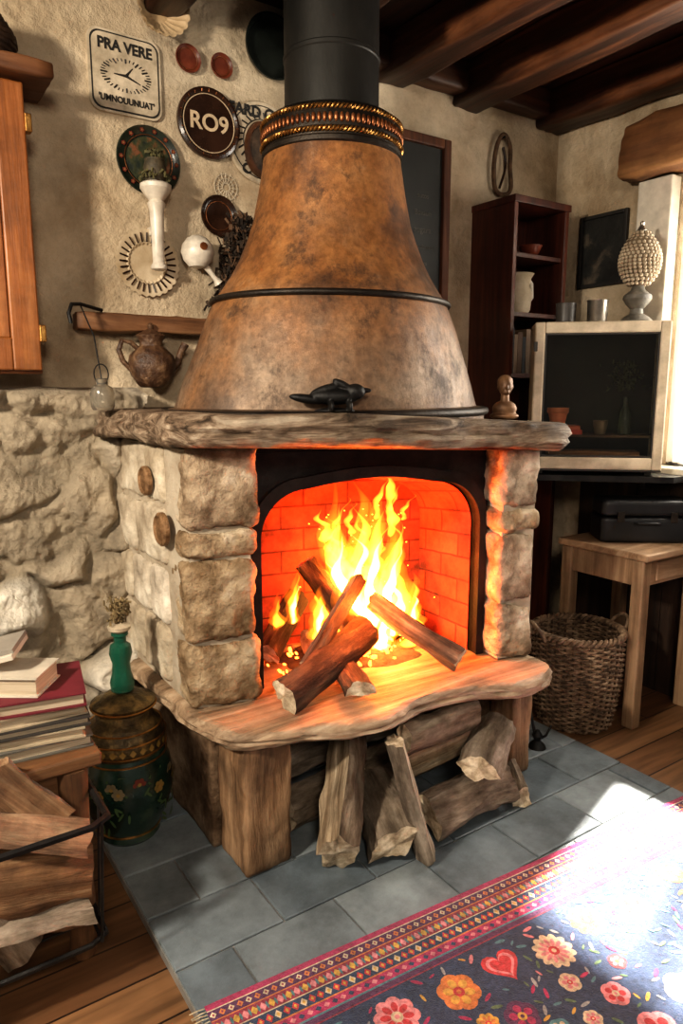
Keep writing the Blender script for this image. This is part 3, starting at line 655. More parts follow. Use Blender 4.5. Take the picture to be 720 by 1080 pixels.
lathe('portrait',[(.078,0),(.078,.002),(.002,.003)],M('portrait_paint',[(.012,.01,.008),(.10,.06,.035)],scale=18,rough=.5),e,(0,-.021,0),(R(90),0,0),sx=.72)
e=empty('small_lace_doily',(1.195,WY,2.125)); 
for rr in (.045,.03,.015): ring(rr,.002,M('doily_thread',[(.3,.25,.18),(.45,.38,.28)],rough=.9),e,-.004)
for i in range(16):
    a=2*math.pi*i/16; v,f=tubegeo([(.012*math.cos(a),-.004,.012*math.sin(a)),(.05*math.cos(a),-.004,.05*math.sin(a))],.0015,4); mk('thread',v,f,CREAM,e)
sh=empty('fluted_ceramic_mold',(.955,WY,2.63))
fl=lambda a,z:1+.07*abs(math.sin(9*a))
lathe('fluted_body',[(.04,0),(.05,.01),(.062,.05),(.078,.075),(.085,.08),(.078,.078),(.055,.05),(.03,.03),(.002,.03)],M('mold_tan',[(.36,.24,.12),(.62,.47,.30)],scale=6,rough=.5),sh,(0,0,0),(R(90),0,0),seg=108,mod=fl)
e=empty('scalloped_wall_plate',(.885,WY,1.83))
lathe('scalloped_disc',[(.085,0),(.105,.012),(.108,.02),(.098,.02),(.07,.012),(.065,.017),(.058,.010),(.002,.008)],M('scallop_cream',[(.32,.23,.13),(.60,.50,.36)],scale=7,rough=.5),e,(0,0,0),(R(90),0,0),seg=160,mod=lambda a,z:1+.06*abs(math.sin(14*a)))
for i in range(28):
    a=2*math.pi*(i+.0)/28; v,f=tubegeo([(.07*math.cos(a),-.016,.07*math.sin(a)),(.100*math.cos(a),-.022,.100*math.sin(a))],.003,4); mk('rib',v,f,DBROWN,e)
e=empty('candlestick_sconce',(.905,WY-.07,1.80))
lathe('column',[(.018,0),(.026,.004),(.028,.012),(.020,.025),(.021,.10),(.024,.19),(.030,.215),(.024,.225),(.040,.245),(.052,.262),(.052,.275),(.045,.28)],WHITE,e)
bx('bracket',(-.012,0,.12),(.012,.07,.15),WHITE,e)
lathe('candle_pot',[(.03,.28),(.036,.29),(.038,.33),(.032,.35),(.034,.355),(.028,.355),(.026,.33)],M('pot_dark',[(.02,.018,.012),(.12,.09,.05)],scale=30,rough=.6),e)
g=Geo()
for i in range(130):
    a=random.random()*6.28; r=random.uniform(.02,.052) if i<80 else random.uniform(0,.03); c=Vector((r*math.cos(a),r*math.sin(a),.285+random.random()*.03+ (0 if i<80 else .07)))
    g.box(c,(.009,.004,.0015),0,Euler((random.random()*6,random.random()*6,random.random()*6)).to_matrix())
g.make('dried_leaves',[M('dried_leaf',[(.03,.028,.01),(.15,.13,.05)],scale=30,rough=.8)],e)
e=empty('white_ceramic_ladle',(1.05,WY-.065,1.875))
lathe('bowl',[(.002,-.056),(.03,-.05),(.05,-.028),(.058,0),(.052,.026),(.036,.046),(.015,.056),(.002,.058)],WHITE,e)
lathe('hole',[(.014,0),(.012,.006),(.002,.007)],COPPER,e,(0,-.056,.012),(R(90),0,0))
tube('handle',[(.03,0,-.045),(.052,.0,-.07),(.066,0,-.085),(.078,0,-.10)],[.013,.009,.010,.018],WHITE,e)
tube('hanger',[(0,.0,.05),(0,.04,.055),(0,.066,.055)],.004,BLACK,e)
wdisc('hanging_iron_pan',1.385,2.63,[(.095,0),(.105,.015),(.112,.035),(.105,.035),(.095,.012),(.002,.010)],M('green_iron',[(.008,.011,.009),(.026,.032,.027)],scale=6,rough=.4,metal=.5),y=WY)
g=Geo()
for i in range(900):
    t=random.random(); c=Vector((1.235-.09*(1-t)+random.gauss(0,.022),WY-.055+random.gauss(0,.018),1.66+.36*t))
    g.box(c,(random.uniform(.006,.014),random.uniform(.002,.006),.0015),random.choice([0,0,1]),Euler((random.random()*6,random.random()*6,random.random()*6)).to_matrix())
v,f=tubegeo([(1.15,WY-.05,1.66),(1.21,WY-.05,1.85),(1.24,WY-.04,2.03),(1.25,WY-.0,2.05)],[.02,.02,.01,.004],8); g.add(v,f,0)
g.make('dried_herb_bundle',[M('herb_dark',[(.010,.007,.005),(.05,.03,.017)],scale=30,rough=.9),M('herb_brown',[(.05,.028,.014),(.16,.09,.05)],scale=30,rough=.9)])
e=empty('wall_peg_rail')
rock('rail_board',(.62,WY-.075,1.592),(1.12,WY,1.648),wood('rail_wood',(.08,.032,.012),(.20,.09,.038),(.33,.18,.085),axis=0,scale=10),e,r=.008,n=16,amp=.006,fr=8)
e=empty('hanging_glass_jar')
tube('iron_hook',[(.70,2.45,1.655),(.62,2.40,1.665),(.585,2.37,1.66),(.57,2.35,1.63),(.575,2.35,1.60)],.006,BLACK,e)
tube('cord',[(.62,2.40,1.66),(.632,2.31,1.56),(.636,2.27,1.43)],.0022,BLACK,e,6)
tube('hanging_loop',[(.636+.022*math.sin(a),2.27,1.445+.03*math.cos(a)) for a in [2*math.pi*i/16 for i in range(16)]],.002,BLACK,e,6,True)
GL,nt,b=base('jar_glass'); b.inputs['Transmission Weight'].default_value=.85; b.inputs['Roughness'].default_value=.1; b.inputs['Base Color'].default_value=(.6,.56,.48,1)
lathe('glass_bottle',[(.03,1.335),(.036,1.345),(.037,1.385),(.03,1.405),(.018,1.412),(.018,1.43),(.021,1.432)],GL,e,(.636,2.27,0),seg=32)
e=empty('copper_jug',(.86,2.445,1.404)); e.scale=(1.18,1.0,1.04)
JUGM=M('jug_brown',[(.025,.012,.008),(.085,.042,.022),(.22,.13,.07)],scale=24,rough=.35,bump=.8,bscale=50)
lathe('body',[(.03,0),(.038,.004),(.045,.012),(.062,.04),(.070,.075),(.064,.105),(.045,.125),(.034,.135),(.033,.15),(.042,.165),(.044,.17),(.03,.178),(.012,.188),(.006,.19),(.010,.20),(.004,.21)],JUGM,e)
tube('handle',[(-.060,0,.055),(-.085,0,.085),(-.095,0,.12),(-.085,0,.15),(-.06,0,.145),(-.035,0,.12)],.008,JUGM,e)
tube('spout',[(.055,0,.06),(.080,0,.085),(.090,0,.12),(.105,0,.145)],[.016,.012,.010,.013],JUGM,e)
e=empty('wall_cabinet')
bx('carcass',(-.4,2.36,1.445),(.485,WY,2.27),ORW,e,.004)
bx('door_stile_right',(.40,2.335,1.455),(.48,2.36,2.26),ORW,e,.005)
bx('door_stile_mid',(.02,2.335,1.455),(.10,2.36,2.26),ORW,e,.005)
bx('door_rail_top',(.10,2.335,2.17),(.40,2.36,2.26),ORW,e,.005); bx('door_rail_bottom',(.10,2.335,1.455),(.40,2.36,1.55),ORW,e,.005)
bx('door_left',(-.39,2.335,1.455),(.015,2.36,2.26),ORW,e,.005)
for k in range(4): bx('door_plank_%d'%k,(.10+k*.075,2.345,1.55),(.173+k*.075,2.357,2.17),ORW,e,.003)
rock('cornice',(-.45,2.29,2.27),(.56,WY,2.32),wood('cornice_wood',(.035,.012,.005),(.11,.042,.015),(.20,.085,.033),axis=0),e,r=.012,n=16,amp=.004,fr=8)
for z in (1.54,2.13): bx('hinge',(.478,2.33,z),(.497,2.362,z+.05),GOLD,e,.003)
g=Geo()
for k in range(9):
    z=2.333+k*.013; rr=.13+.02*math.sin(k*.5)
    v,f=tubegeo([(.33+rr*math.cos(2*math.pi*i/40)*1.0,2.41+rr*.75*math.sin(2*math.pi*i/40),z+.003*math.sin(i*3.1+k)) for i in range(40)],.009,6,True); g.add(v,f)
g.make('dark_wicker_basket',[M('dark_wicker',[(.02,.01,.006),(.08,.04,.02)],scale=30,rough=.7)],smooth=True)
e=empty('framed_chalkboard',(2.065,WY,2.125))
CH=M('chalkboard',[(.010,.011,.010),(.028,.030,.028)],scale=3,rough=.6,bump=.05)
bx('board',(-.17,-.012,-.31),(.17,0,.31),CH,e,0)
FRW=wood('frame_wood',(.03,.010,.005),(.11,.036,.014),(.20,.075,.028),axis=2)
for a,b in (((-.205,-.03,-.345),(-.165,0,.345)),((.165,-.03,-.345),(.205,0,.345)),((-.165,-.03,.305),(.165,0,.345)),((-.165,-.03,-.345),(.165,0,-.305))): bx('frame',a,b,FRW,e,.005)
CK=plain('chalk',(.15,.145,.125),.9)
for i,(s,sz) in enumerate([('sutos',.03),('Bovaun',.032),('augara',.038),('ne volanien',.026),('tuors',.026)]):
    text(s,sz,CK,e,(.06,-.0135,.10-.07*i),ext=.0005,off=-.004)
bx('small_label',(.04,-.014,-.28),(.10,-.012,-.235),plain('label_grey',(.22,.20,.17)),e,0)
e=empty('hanging_rope_loop',(2.59,WY-.025,2.42))
P=catmull([Vector((0,0,.135)),Vector((.045,0,.09)),Vector((.05,0,0)),Vector((.06,0,-.09)),Vector((.02,0,-.125)),Vector((-.04,0,-.11)),Vector((-.055,0,-.02)),Vector((-.04,0,.08))],6)
tube('loop',P,.010,M('rope_wood',[(.05,.025,.012),(.18,.10,.05)],scale=30,rough=.7,bump=.8),e,8,True)
tube('inner_strand',catmull([Vector((0,0,.08)),Vector((.02,0,0)),Vector((-.015,0,-.10))],6,False),.006,DBROWN,e)
tube('nail',[(0,.026,.12),(0,-.012,.122)],.004,BLACK,e)
# bookcase
e=empty('bookcase')
bx('side_left',(2.43,2.27,0),(2.455,WY,2.21),REDW,e,.003); bx('side_right',(2.765,2.27,0),(2.79,WY,2.21),REDW,e,.003)
bx('top',(2.425,2.262,2.195),(2.795,WY,2.225),REDW,e,.003); bx('back',(2.455,2.505,0),(2.765,2.525,2.20),REDW,e,0)
for z in (1.975,1.72,1.45,1.05,.1): bx('shelf',(2.455,2.285,z),(2.765,2.505,z+.02),REDW,e,.002)
bx('door_lower',(2.455,2.272,.12),(2.765,2.29,1.05),REDW,e,.004)
g=Geo(); xx=2.47
for i in range(9):
    w=random.uniform(.02,.035); h=random.uniform(.16,.22); gb(g,(xx,2.33,1.47),(xx+w-.002,2.47,1.47+h),i%3); xx+=w
    if xx>2.73:break
g.make('shelf_books',[plain('book_brown',(.10,.05,.025)),plain('book_dark',(.03,.03,.035)),plain('book_tan',(.2,.13,.08))],e)
vs=empty('white_ceramic_vase',(2.59,2.37,1.741))
lathe('vase_body',[(.04,0),(.05,.02),(.055,.09),(.042,.13),(.05,.16),(.062,.18),(.054,.18),(.04,.15)],M('vase_cream',[(.38,.31,.21),(.56,.48,.37)],scale=8,rough=.5,bump=.4),vs,sx=1.1)
tube('vase_handle',[(.055,0,.05),(.085,0,.08),(.08,0,.14),(.05,0,.165)],.009,WHITE,vs)
vs=empty('white_ceramic_vase',(2.50,2.36,1.996)); lathe('vase_body',[(.02,0),(.03,.02),(.03,.05),(.015,.08),(.022,.11),(.018,.115)],WHITE,vs)
vs=empty('brown_bowl',(2.64,2.36,1.996)); lathe('bowl_body',[(.02,0),(.04,.02),(.055,.05),(.05,.05),(.03,.02)],RBROWN,vs)
e=empty('framed_picture',(WX,2.23,2.045))
bx('panel',(-.012,-.115,-.15),(0,.115,.15),M('dark_print',[(.008,.008,.008),(.02,.02,.018),(.14,.11,.08)],scale=9,rough=.5,pos=[.3,.55,.75]),e,0)
for a,b in (((-.022,-.13,-.165),(0,-.112,.165)),((-.022,.112,-.165),(0,.13,.165)),((-.022,-.112,.148),(0,.112,.165)),((-.022,-.112,-.165),(0,.112,-.148))): bx('frame',a,b,INK,e,.003)
# corner shelf + display cabinet
P=[(2.36,2.10),(2.80,1.67),(2.995,1.67),(2.995,2.26),(2.42,2.26)]
e=empty('corner_wall_shelf')
k=len(P); mk('shelf_board',[(x,y,1.01) for x,y in P]+[(x,y,1.035) for x,y in P],[tuple(range(k))[::-1],tuple(range(k,2*k))]+[(i,(i+1)%k,k+(i+1)%k,k+i) for i in range(k)],BLACK,e,smooth=False)
bx('bracket_1',(2.80,1.80,.97),(2.98,1.82,1.01),BLACK,e,.003); bx('bracket_2',(2.75,2.15,.97),(2.98,2.17,1.01),BLACK,e,.003)
e=empty('glass_door_display_cabinet',(2.405,2.105,1.035),R(-44))
Wd,Dp,H0,H1=.54,.17,.025,.64
CF=M('cabinet_cream_paint',[(.48,.39,.27),(.68,.58,.44)],scale=5,rough=.45,bump=.2,bscale=20,dirt=.3,dscale=9)
DK=plain('cabinet_dark_edge',(.03,.025,.02),.5)
for x in (.03,Wd-.06): 
    for y in (.02,Dp-.05): bx('foot',(x,y,0),(x+.03,y+.03,H0),DK,e,.003)
bx('top_panel',(0,0,H1-.02),(Wd,Dp,H1),CF,e,.006); bx('bottom_panel',(0,0,H0),(Wd,Dp,H0+.02),CF,e,.006)
bx('side_l',(0,0,H0+.02),(.018,Dp,H1-.02),CF,e,.003); bx('side_r',(Wd-.018,0,H0+.02),(Wd,Dp,H1-.02),CF,e,.003)
bx('back_panel',(.018,Dp-.012,H0+.02),(Wd-.018,Dp,H1-.02),plain('cabinet_inside',(.028,.026,.020),.8),e,0)
for a,b in (((0,-.022,H0),(.042,-.002,H1)),((Wd-.042,-.022,H0),(Wd,-.002,H1)),((.042,-.022,H1-.046),(Wd-.042,-.002,H1)),((.042,-.022,H0),(Wd-.042,-.002,H0+.052))): bx('door_frame',a,b,CF,e,.006)
for a,b in (((.042,-.018,H0+.05),(.049,-.004,H1-.045)),((Wd-.049,-.018,H0+.05),(Wd-.042,-.004,H1-.045)),((.042,-.018,H1-.053),(Wd-.042,-.004,H1-.046)),((.042,-.018,H0+.052),(Wd-.042,-.004,H0+.060))): bx('door_bead',a,b,DK,e,.001)
bx('base_strip',(0,-.02,H0-.008),(Wd,0,H0),DK,e,.002)
CG,nt,b=base('cabinet_glass'); b.inputs['Transmission Weight'].default_value=1; b.inputs['Roughness'].default_value=.02; b.inputs['IOR'].default_value=1.35; b.inputs['Base Color'].default_value=(.80,.78,.70,1)
bx('glass_pane',(.045,-.012,H0+.058),(Wd-.045,-.009,H1-.052),CG,e,0)
for z in (.12,.52): bx('hinge',(-.004,-.026,z),(.012,-.018,z+.04),DK,e,.002)
bx('inner_shelf',(.02,.02,.16),(Wd-.02,Dp-.02,.17),plain('inner_shelf_wood',(.12,.06,.03)),e,.001)
bx('red_book_1',(.07,.03,.17),(.22,.13,.19),plain('book_red',(.60,.08,.04)),e,.002); bx('red_book_2',(.06,.03,.19),(.21,.13,.208),plain('book_red2',(.65,.18,.09)),e,.002)
lathe('terracotta_pot',[(.03,0),(.04,.05),(.046,.055),(.046,.075),(.04,.075),(.03,.02)],plain('terracotta',(.75,.27,.12)),e,(.12,.08,.208))
lathe('bottle',[(.025,0),(.027,.01),(.027,.09),(.012,.12),(.012,.16)],plain('bottle_dark',(.05,.06,.04),.2),e,(.40,.08,.17))
lathe('cup',[(.022,0),(.03,.04),(.032,.06),(.028,.06),(.02,.01)],plain('cup_dim',(.2,.15,.1)),e,(.30,.08,.17))
bx('box_lower',(.08,.03,.045),(.46,.13,.10),plain('wood_tray',(.32,.16,.07)),e,.004)
g=Geo()
for i in range(160):
    g.box((.40+random.gauss(0,.035),.09+random.gauss(0,.012),.36+random.random()*.12),(.009,.003,.001),0,Euler((random.random()*6,random.random()*6,random.random()*6)).to_matrix())
g.make('dried_twigs',[plain('twig_olive',(.09,.09,.04))],e)
zt=1.675
e=empty('woven_egg_vase',(2.765,1.875,zt+.001))
lathe('foot',[(.062,0),(.064,.008),(.05,.022),(.028,.035),(.026,.055),(.045,.075),(.058,.095),(.056,.11),(.03,.13),(.022,.15)],M('vase_foot_grey',[(.06,.055,.045),(.2,.18,.15)],scale=12,rough=.5),e)
g=Geo()
for j in range(15):
    t=(j+.5)/15; r=.080*math.sin(math.pi*(.10+.84*t**.9))**.75; z=.15+.215*t; m=max(8,int(2*math.pi*r/.0185))
    for i in range(m):
        a=2*math.pi*(i+.5*(j%2))/m; bm=bmesh.new(); bmesh.ops.create_icosphere(bm,subdivisions=1,radius=.0088,matrix=Matrix.Translation((r*math.cos(a),r*math.sin(a),z)))
        g.add([q.co.copy() for q in bm.verts],[tuple(q.index for q in fc.verts) for fc in bm.faces]); bm.free()
g.make('woven_knots',[M('vase_weave',[(.30,.23,.15),(.55,.46,.34)],scale=12,rough=.7)],e,smooth=True,ang=180)
lathe('core',[(.02,.145),(.05,.17),(.074,.23),(.076,.28),(.058,.33),(.02,.365),(.012,.372)],M('vase_core',[(.12,.08,.05),(.24,.18,.11)],scale=9,rough=.8),e)
lathe('finial',[(.016,.36),(.02,.37),(.008,.39),(.010,.40),(.002,.408)],TIN,e)
e=empty('tin_mug',(2.625,1.965,zt+.001)); lathe('cup',[(.038,0),(.04,.004),(.042,.085),(.045,.09),(.04,.09),(.037,.008),(.002,.006)],TIN,e)
tube('handle',[(.042,0,.07),(.065,0,.065),(.065,0,.03),(.042,0,.022)],.004,TIN,e)
e=empty('dark_ceramic_mug',(2.535,2.055,zt+.001)); lathe('cup',[(.036,0),(.04,.004),(.042,.075),(.043,.08),(.038,.08),(.035,.008),(.002,.006)],plain('mug_dark',(.05,.045,.04),.4),e)
tube('handle',[(.042,0,.065),(.062,0,.06),(.062,0,.028),(.042,0,.02)],.004,DBROWN,e)
# ---------------------------------------------------------------- right table
e=empty('wooden_side_table')
bx('top',(2.53,1.59,.72),(2.98,2.03,.75),TABW,e,.006)
bx('apron_front',(2.55,1.62,.61),(2.97,1.64,.72),TABW,e,.004); bx('apron_left',(2.55,1.64,.61),(2.57,2.0,.72),TABWZ,e,.004); bx('apron_back',(2.57,1.98,.61),(2.97,2.0,.72),TABW,e,.004)
bx('drawer_front',(2.64,1.612,.625),(2.93,1.622,.705),TABW,e,.004)
for x in (2.54,2.92):
    for y in (1.61,1.96): bx('leg',(x,y,0),(x+.055,y+.055,.72),TABWZ,e,.008)
e=empty('black_carry_case',(2.785,1.80,.751),R(-38))
BP=M('black_plastic',[(.006,.006,.007),(.018,.018,.02)],scale=6,rough=.4,bump=.1,bscale=80)
rock('case_lower',(-.19,-.085,0),(.19,.085,.11),BP,e,r=.014,n=10,amp=0); rock('case_lid',(-.19,-.085,.112),(.19,.085,.185),BP,e,r=.02,n=10,amp=0)
for x in (-.11,.11): bx('latch',(x-.015,-.092,.09),(x+.015,-.084,.135),DIRON,e,.002)
tube('handle',[(-.05,-.085,.085),(-.045,-.105,.088),(.045,-.105,.088),(.05,-.085,.085)],.006,BP,e)
def basket():
    g=Geo(); H=.40; nst=34
    def rad(z): t=z/H; return .145+.035*t+.012*math.sin(math.pi*t)
    for i in range(nst):
        a=2*math.pi*i/nst; v,f=tubegeo([(rad(z)*math.cos(a),rad(z)*math.sin(a),z) for z in [H*k/6 for k in range(7)]],.005,5); g.add(v,f,0)
    rows=34
    for j in range(rows):
        z=.008+(H-.02)*j/rows; n=nst*4; P=[]
        for i in range(n):
            a=2*math.pi*i/n; r=rad(z)+.008*math.cos(a*nst/2*1+math.pi*(j%2)); P.append((r*math.cos(a),r*math.sin(a),z))
        v,f=tubegeo(P,.0052,5,True); g.add(v,f,1)
    for ph in (0,math.pi):
        P=[]
        for i in range(240):
            a=2*math.pi*i/240; b=a*24+ph; rr=rad(H)+.009*math.cos(b); P.append((rr*math.cos(a),rr*math.sin(a),H+.009*math.sin(b)))
        v,f=tubegeo(P,.008,5,True); g.add(v,f,1)
    v=[(0,0,.006)]+[(.145*math.cos(2*math.pi*i/30),.145*math.sin(2*math.pi*i/30),.006) for i in range(30)]
    g.add(v,[(0,1+i,1+(i+1)%30) for i in range(30)],0)
    for s in (-1,1):
        P=[(s*(rad(H)+.0)*1.0,-.05,H-.02)]+[(s*(rad(H)+.01+.03*math.sin(t)),-.05*math.cos(t),H+.05*math.sin(t)) for t in [math.pi*k/8 for k in range(9)]]+[(s*rad(H),.05,H-.02)]
        v,f=tubegeo(P,.008,6); g.add(v,f,1)
    return g.make('wicker_basket',[M('wicker_dark',[(.04,.022,.012),(.12,.075,.045)],scale=30,rough=.8),M('wicker',[(.06,.036,.022),(.21,.135,.083),(.39,.28,.185)],scale=26,rough=.75)],smooth=True,loc=(2.43,1.82,.002),rot=(0,0,R(-20)),ang=60)
basket()
e=empty('fireplace_poker')
tube('rod',[(2.06,1.70,.04),(2.03,1.80,.45)],.006,BLACK,e); lathe('foot',[(.035,0),(.03,.012),(.012,.03),(.02,.05),(.008,.07)],BLACK,e,(2.06,1.70,.031))
tube('hook',[(2.06,1.70,.06),(2.085,1.68,.08),(2.10,1.67,.12)],.005,BLACK,e)
# ---------------------------------------------------------------- urn + bottle
GREEN=M('green_glaze',[(.006,.014,.010),(.014,.038,.026),(.06,.085,.05)],scale=7,rough=.2,bump=.2,bscale=20,coat=.4)
e=empty('painted_ceramic_urn',(.588,2.06,.031))
BRONZ=M('urn_bronze',[(.03,.022,.012),(.12,.085,.038),(.36,.24,.09)],scale=22,rough=.33,metal=.5,bump=.6,bscale=60)
lathe('body',[(.085,0),(.092,.01),(.088,.025),(.10,.05),(.122,.10),(.135,.15),(.137,.20),(.130,.245),(.118,.27),(.112,.285)],GREEN,e,seg=64)
lathe('shoulder_band',[(.112,.284),(.118,.30),(.120,.33),(.112,.36),(.098,.375)],BRONZ,e,seg=64)
lathe('lid',[(.098,.374),(.085,.385),(.083,.41),(.093,.425),(.096,.435),(.085,.44),(.07,.445),(.05,.46),(.03,.465)],BRONZ,e,seg=64)
for z,r in ((.272,.120),(.298,.120),(.365,.110),(.425,.096),(.03,.092),(.335,.121)): 
    tube('gold_band',[(r*math.cos(2*math.pi*i/48),r*math.sin(2*math.pi*i/48),z) for i in range(48)],.003,GOLD,e,6,True)
g=Geo()
for i in range(26):
    a=2*math.pi*i/26; Mx=Matrix.Rotation(a,3,'Z'); 
    g.add([Mx@Vector(q) for q in ((.1215,-.010,.315),(.1225,0,.303),(.1215,.010,.315),(.1225,0,.328))],[(0,1,2,3)],0)
rn=random.Random(5)
for i in range(16):
    a=rn.uniform(0,6.28) if i>6 else R(-170+i*26); z=rn.uniform(.09,.23); Mx=Matrix.Rotation(a,3,'Z'); r0=.125+.012*math.sin((z-.05)/.2*math.pi)+.004; col=1+i%3
    for k in range(6):
        b=2*math.pi*k/6; cy=.012*math.cos(b); cz=z+.012*math.sin(b)
        P=[Vector((r0,cy+.008*math.cos(t),cz+.008*math.sin(t))) for t in [2*math.pi*q/8 for q in range(8)]]
        g.add([Mx@q for q in P],[tuple(range(8))],col)
    P=[Vector((r0+.002,.006*math.cos(t),z+.006*math.sin(t))) for t in [2*math.pi*q/8 for q in range(8)]]
    g.add([Mx@q for q in P],[tuple(range(8))],0)
for i in range(80):
    a=rn.uniform(0,6.28); z=rn.uniform(.07,.25); Mx=Matrix.Rotation(a,3,'Z'); r0=.125+.012*math.sin((z-.05)/.2*math.pi)+.003; th=rn.uniform(0,3.14)
    P=[Vector((r0,.015*math.cos(t)*math.cos(th)-.004*math.sin(t)*math.sin(th),z+.015*math.cos(t)*math.sin(th)+.004*math.sin(t)*math.cos(th))) for t in [2*math.pi*q/8 for q in range(8)]]
    g.add([Mx@q for q in P],[tuple(range(8))],4)
g.make('painted_flowers',[plain('urn_gold',(.38,.23,.06),.4),plain('urn_red',(.20,.035,.018)),plain('urn_yellow',(.32,.20,.05)),plain('urn_cream',(.26,.20,.11)),plain('urn_leaf',(.07,.12,.04))],e)
e=empty('green_glass_bottle',(.588,2.06,.497))
BG,nt,b=base('green_bottle_glass'); b.inputs['Base Color'].default_value=(.02,.13,.08,1); b.inputs['Roughness'].default_value=.12; b.inputs['Transmission Weight'].default_value=.4
lathe('bottle_body',[(.025,0),(.034,.005),(.036,.03),(.028,.06),(.026,.09),(.034,.12),(.030,.145),(.018,.155),(.018,.175),(.025,.178),(.024,.186)],BG,e,seg=32)
lathe('stopper',[(.02,.186),(.032,.195),(.034,.205),(.012,.215)],CREAM,e)
g=Geo()
for i in range(140):
    c=Vector((random.gauss(0,.014),random.gauss(0,.014),.215+random.random()*.07)); g.box(c,(.008,.003,.0015),0,Euler((random.random()*6,random.random()*6,random.random()*6)).to_matrix())
g.make('dried_flower_tuft',[M('tuft',[(.10,.07,.03),(.30,.22,.11)],scale=30,rough=.9)],e)
# ---------------------------------------------------------------- left table, books, log basket
e=empty('low_side_table')
OAK=wood('low_table_wood',(.06,.025,.010),(.17,.08,.032),(.27,.14,.06),axis=0,scale=10,dirt=.5)
OAKZ=wood('low_table_leg',(.06,.025,.010),(.17,.08,.032),(.27,.14,.06),axis=2,scale=10,dirt=.5)
bx('top',(-.35,1.64,.505),(.41,2.02,.54),OAK,e,.006); bx('apron',(-.32,1.665,.44),(.37,1.685,.505),OAK,e,.004); bx('apron_side',(.355,1.685,.44),(.375,1.99,.505),OAKZ,e,.004)
bx('lower_shelf',(-.32,1.66,.10),(.375,1.99,.125),OAK,e,.004)
for x in (-.33,.325):
    for y in (1.655,1.95): lathe('leg',[(.028,0),(.034,.02),(.03,.06),(.036,.10),(.032,.3),(.036,.46),(.036,.505)],OAKZ,e,(x+.02,y+.015,0),seg=20)
g=Geo(); z=.541
bk=[(.31,.22,.030,1,4),(.30,.21,.026,2,-3),(.31,.22,.022,3,2),(.29,.21,.030,2,6),(.31,.22,.034,4,-2)]
def book(g,cx,cy,z,w,d,h,cm,yaw):
    Mx=Matrix.Rotation(R(yaw),3,'Z')
    g.box((cx,cy,z+.002),(w/2,d/2,.002),cm,Mx); g.box((cx,cy,z+h-.002),(w/2,d/2,.002),cm,Mx)
    g.box(Vector((cx,cy,z+h/2))+Mx@Vector((0,.003,0)),(w/2-.006,d/2-.006,h/2-.003),0,Mx)
    g.box(Vector((cx,cy,z+h/2))+Mx@Vector((-w/2+.002,0,0)),(.002,d/2,h/2),cm,Mx)
for (w,d,h,cm,yw) in bk:
    book(g,.255,1.80,z,w,d,h,cm,yw-8); z+=h+.001
book(g,.245,1.80,z,.19,.13,.048,5,-35); z2=z+.049
g.make('book_stack',[M('pages',[(.42,.33,.22),(.68,.58,.44)],scale=4,stretch=(1,1,60),rough=.9,bump=.5,bscale=40),plain('cover_grey',(.14,.13,.11)),plain('cover_cream',(.45,.37,.26)),plain('cover_dark',(.05,.045,.04)),plain('cover_red',(.16,.016,.028)),plain('cover_white',(.60,.54,.44))])
g=Geo(); Mx=Euler((R(8),R(-14),R(-30))).to_matrix()
g.box((.20,1.83,z2+.030),(.085,.055,.006),0,Mx); g.box((.205,1.83,z2+.044),(.08,.05,.005),1,Mx); 
Mx=Euler((R(-4),R(20),R(10))).to_matrix(); g.box((.17,1.84,z2+.060),(.07,.05,.004),0,Mx)
g.make('folded_papers',[plain('packet_paper',(.62,.56,.46),.8),plain('packet_grey',(.28,.25,.21),.8)])
e=empty('clay_cup',(.12,1.70,z+.001)); lathe('cup_body',[(.025,0),(.03,.01),(.034,.05),(.03,.055),(.024,.02)],RBROWN,e)
e=empty('log_basket')
def loop(z,x0,x1,y0,y1): return [(x0,y0,z),(x1,y0,z),(x1,y1,z),(x0,y1,z)]
for z,(x0,x1,y0,y1) in ((.44,(-.12,.385,1.50,1.80)),(.135,(-.10,.37,1.52,1.80))):
    P=loop(z,x0,x1,y0,y1); Q=[]
    for i in range(4):
        a=Vector(P[i]);b=Vector(P[(i+1)%4])
        for k in range(6): Q.append(a.lerp(b,(k+.5)/6))
    tube('wire_ring',Q,.009 if z>.4 else .007,BLACK,e,6,True)
for x in (-.08,.02,.355): tube('wire_upright',[(x*1.03,1.50,.44),(x,1.52,.135),(x,1.66,.132),(x,1.80,.135)],.004,BLACK,e,5)
for y in (1.6,1.7): tube('wire_side',[(.385,y,.44),(.37,y,.135),(.0,y,.132)],.0035,BLACK,e,5)
BW=M('bright_split',[(.11,.044,.016),(.35,.18,.08),(.60,.38,.20)],scale=22,stretch=(1,1,.07),rough=.75,bump=1,bscale=36,bd=.020,dirt=.5,dscale=8,dist=.8,vary=.2)
for i,(p0,p1,r,kd,rl) in enumerate([((.33,1.58,.19),(-.02,1.56,.25),.062,'third',100),((.35,1.60,.28),(.06,1.57,.36),.058,'third',30),((.20,1.57,.16),(.05,1.58,.46),.055,'half',60),((.34,1.60,.36),(.12,1.60,.47),.055,'half',100),((.29,1.62,.40),(.16,1.63,.56),.05,'third',160),((.05,1.67,.2),(.33,1.7,.2),.055,'round',0),((.08,1.59,.33),(.0,1.6,.52),.05,'third',90)]):
    log('basket_log_%d'%i,p0,p1,r,e,kd,R(rl),split=BW,bark=BW if i%2 else BARK,end=BW)
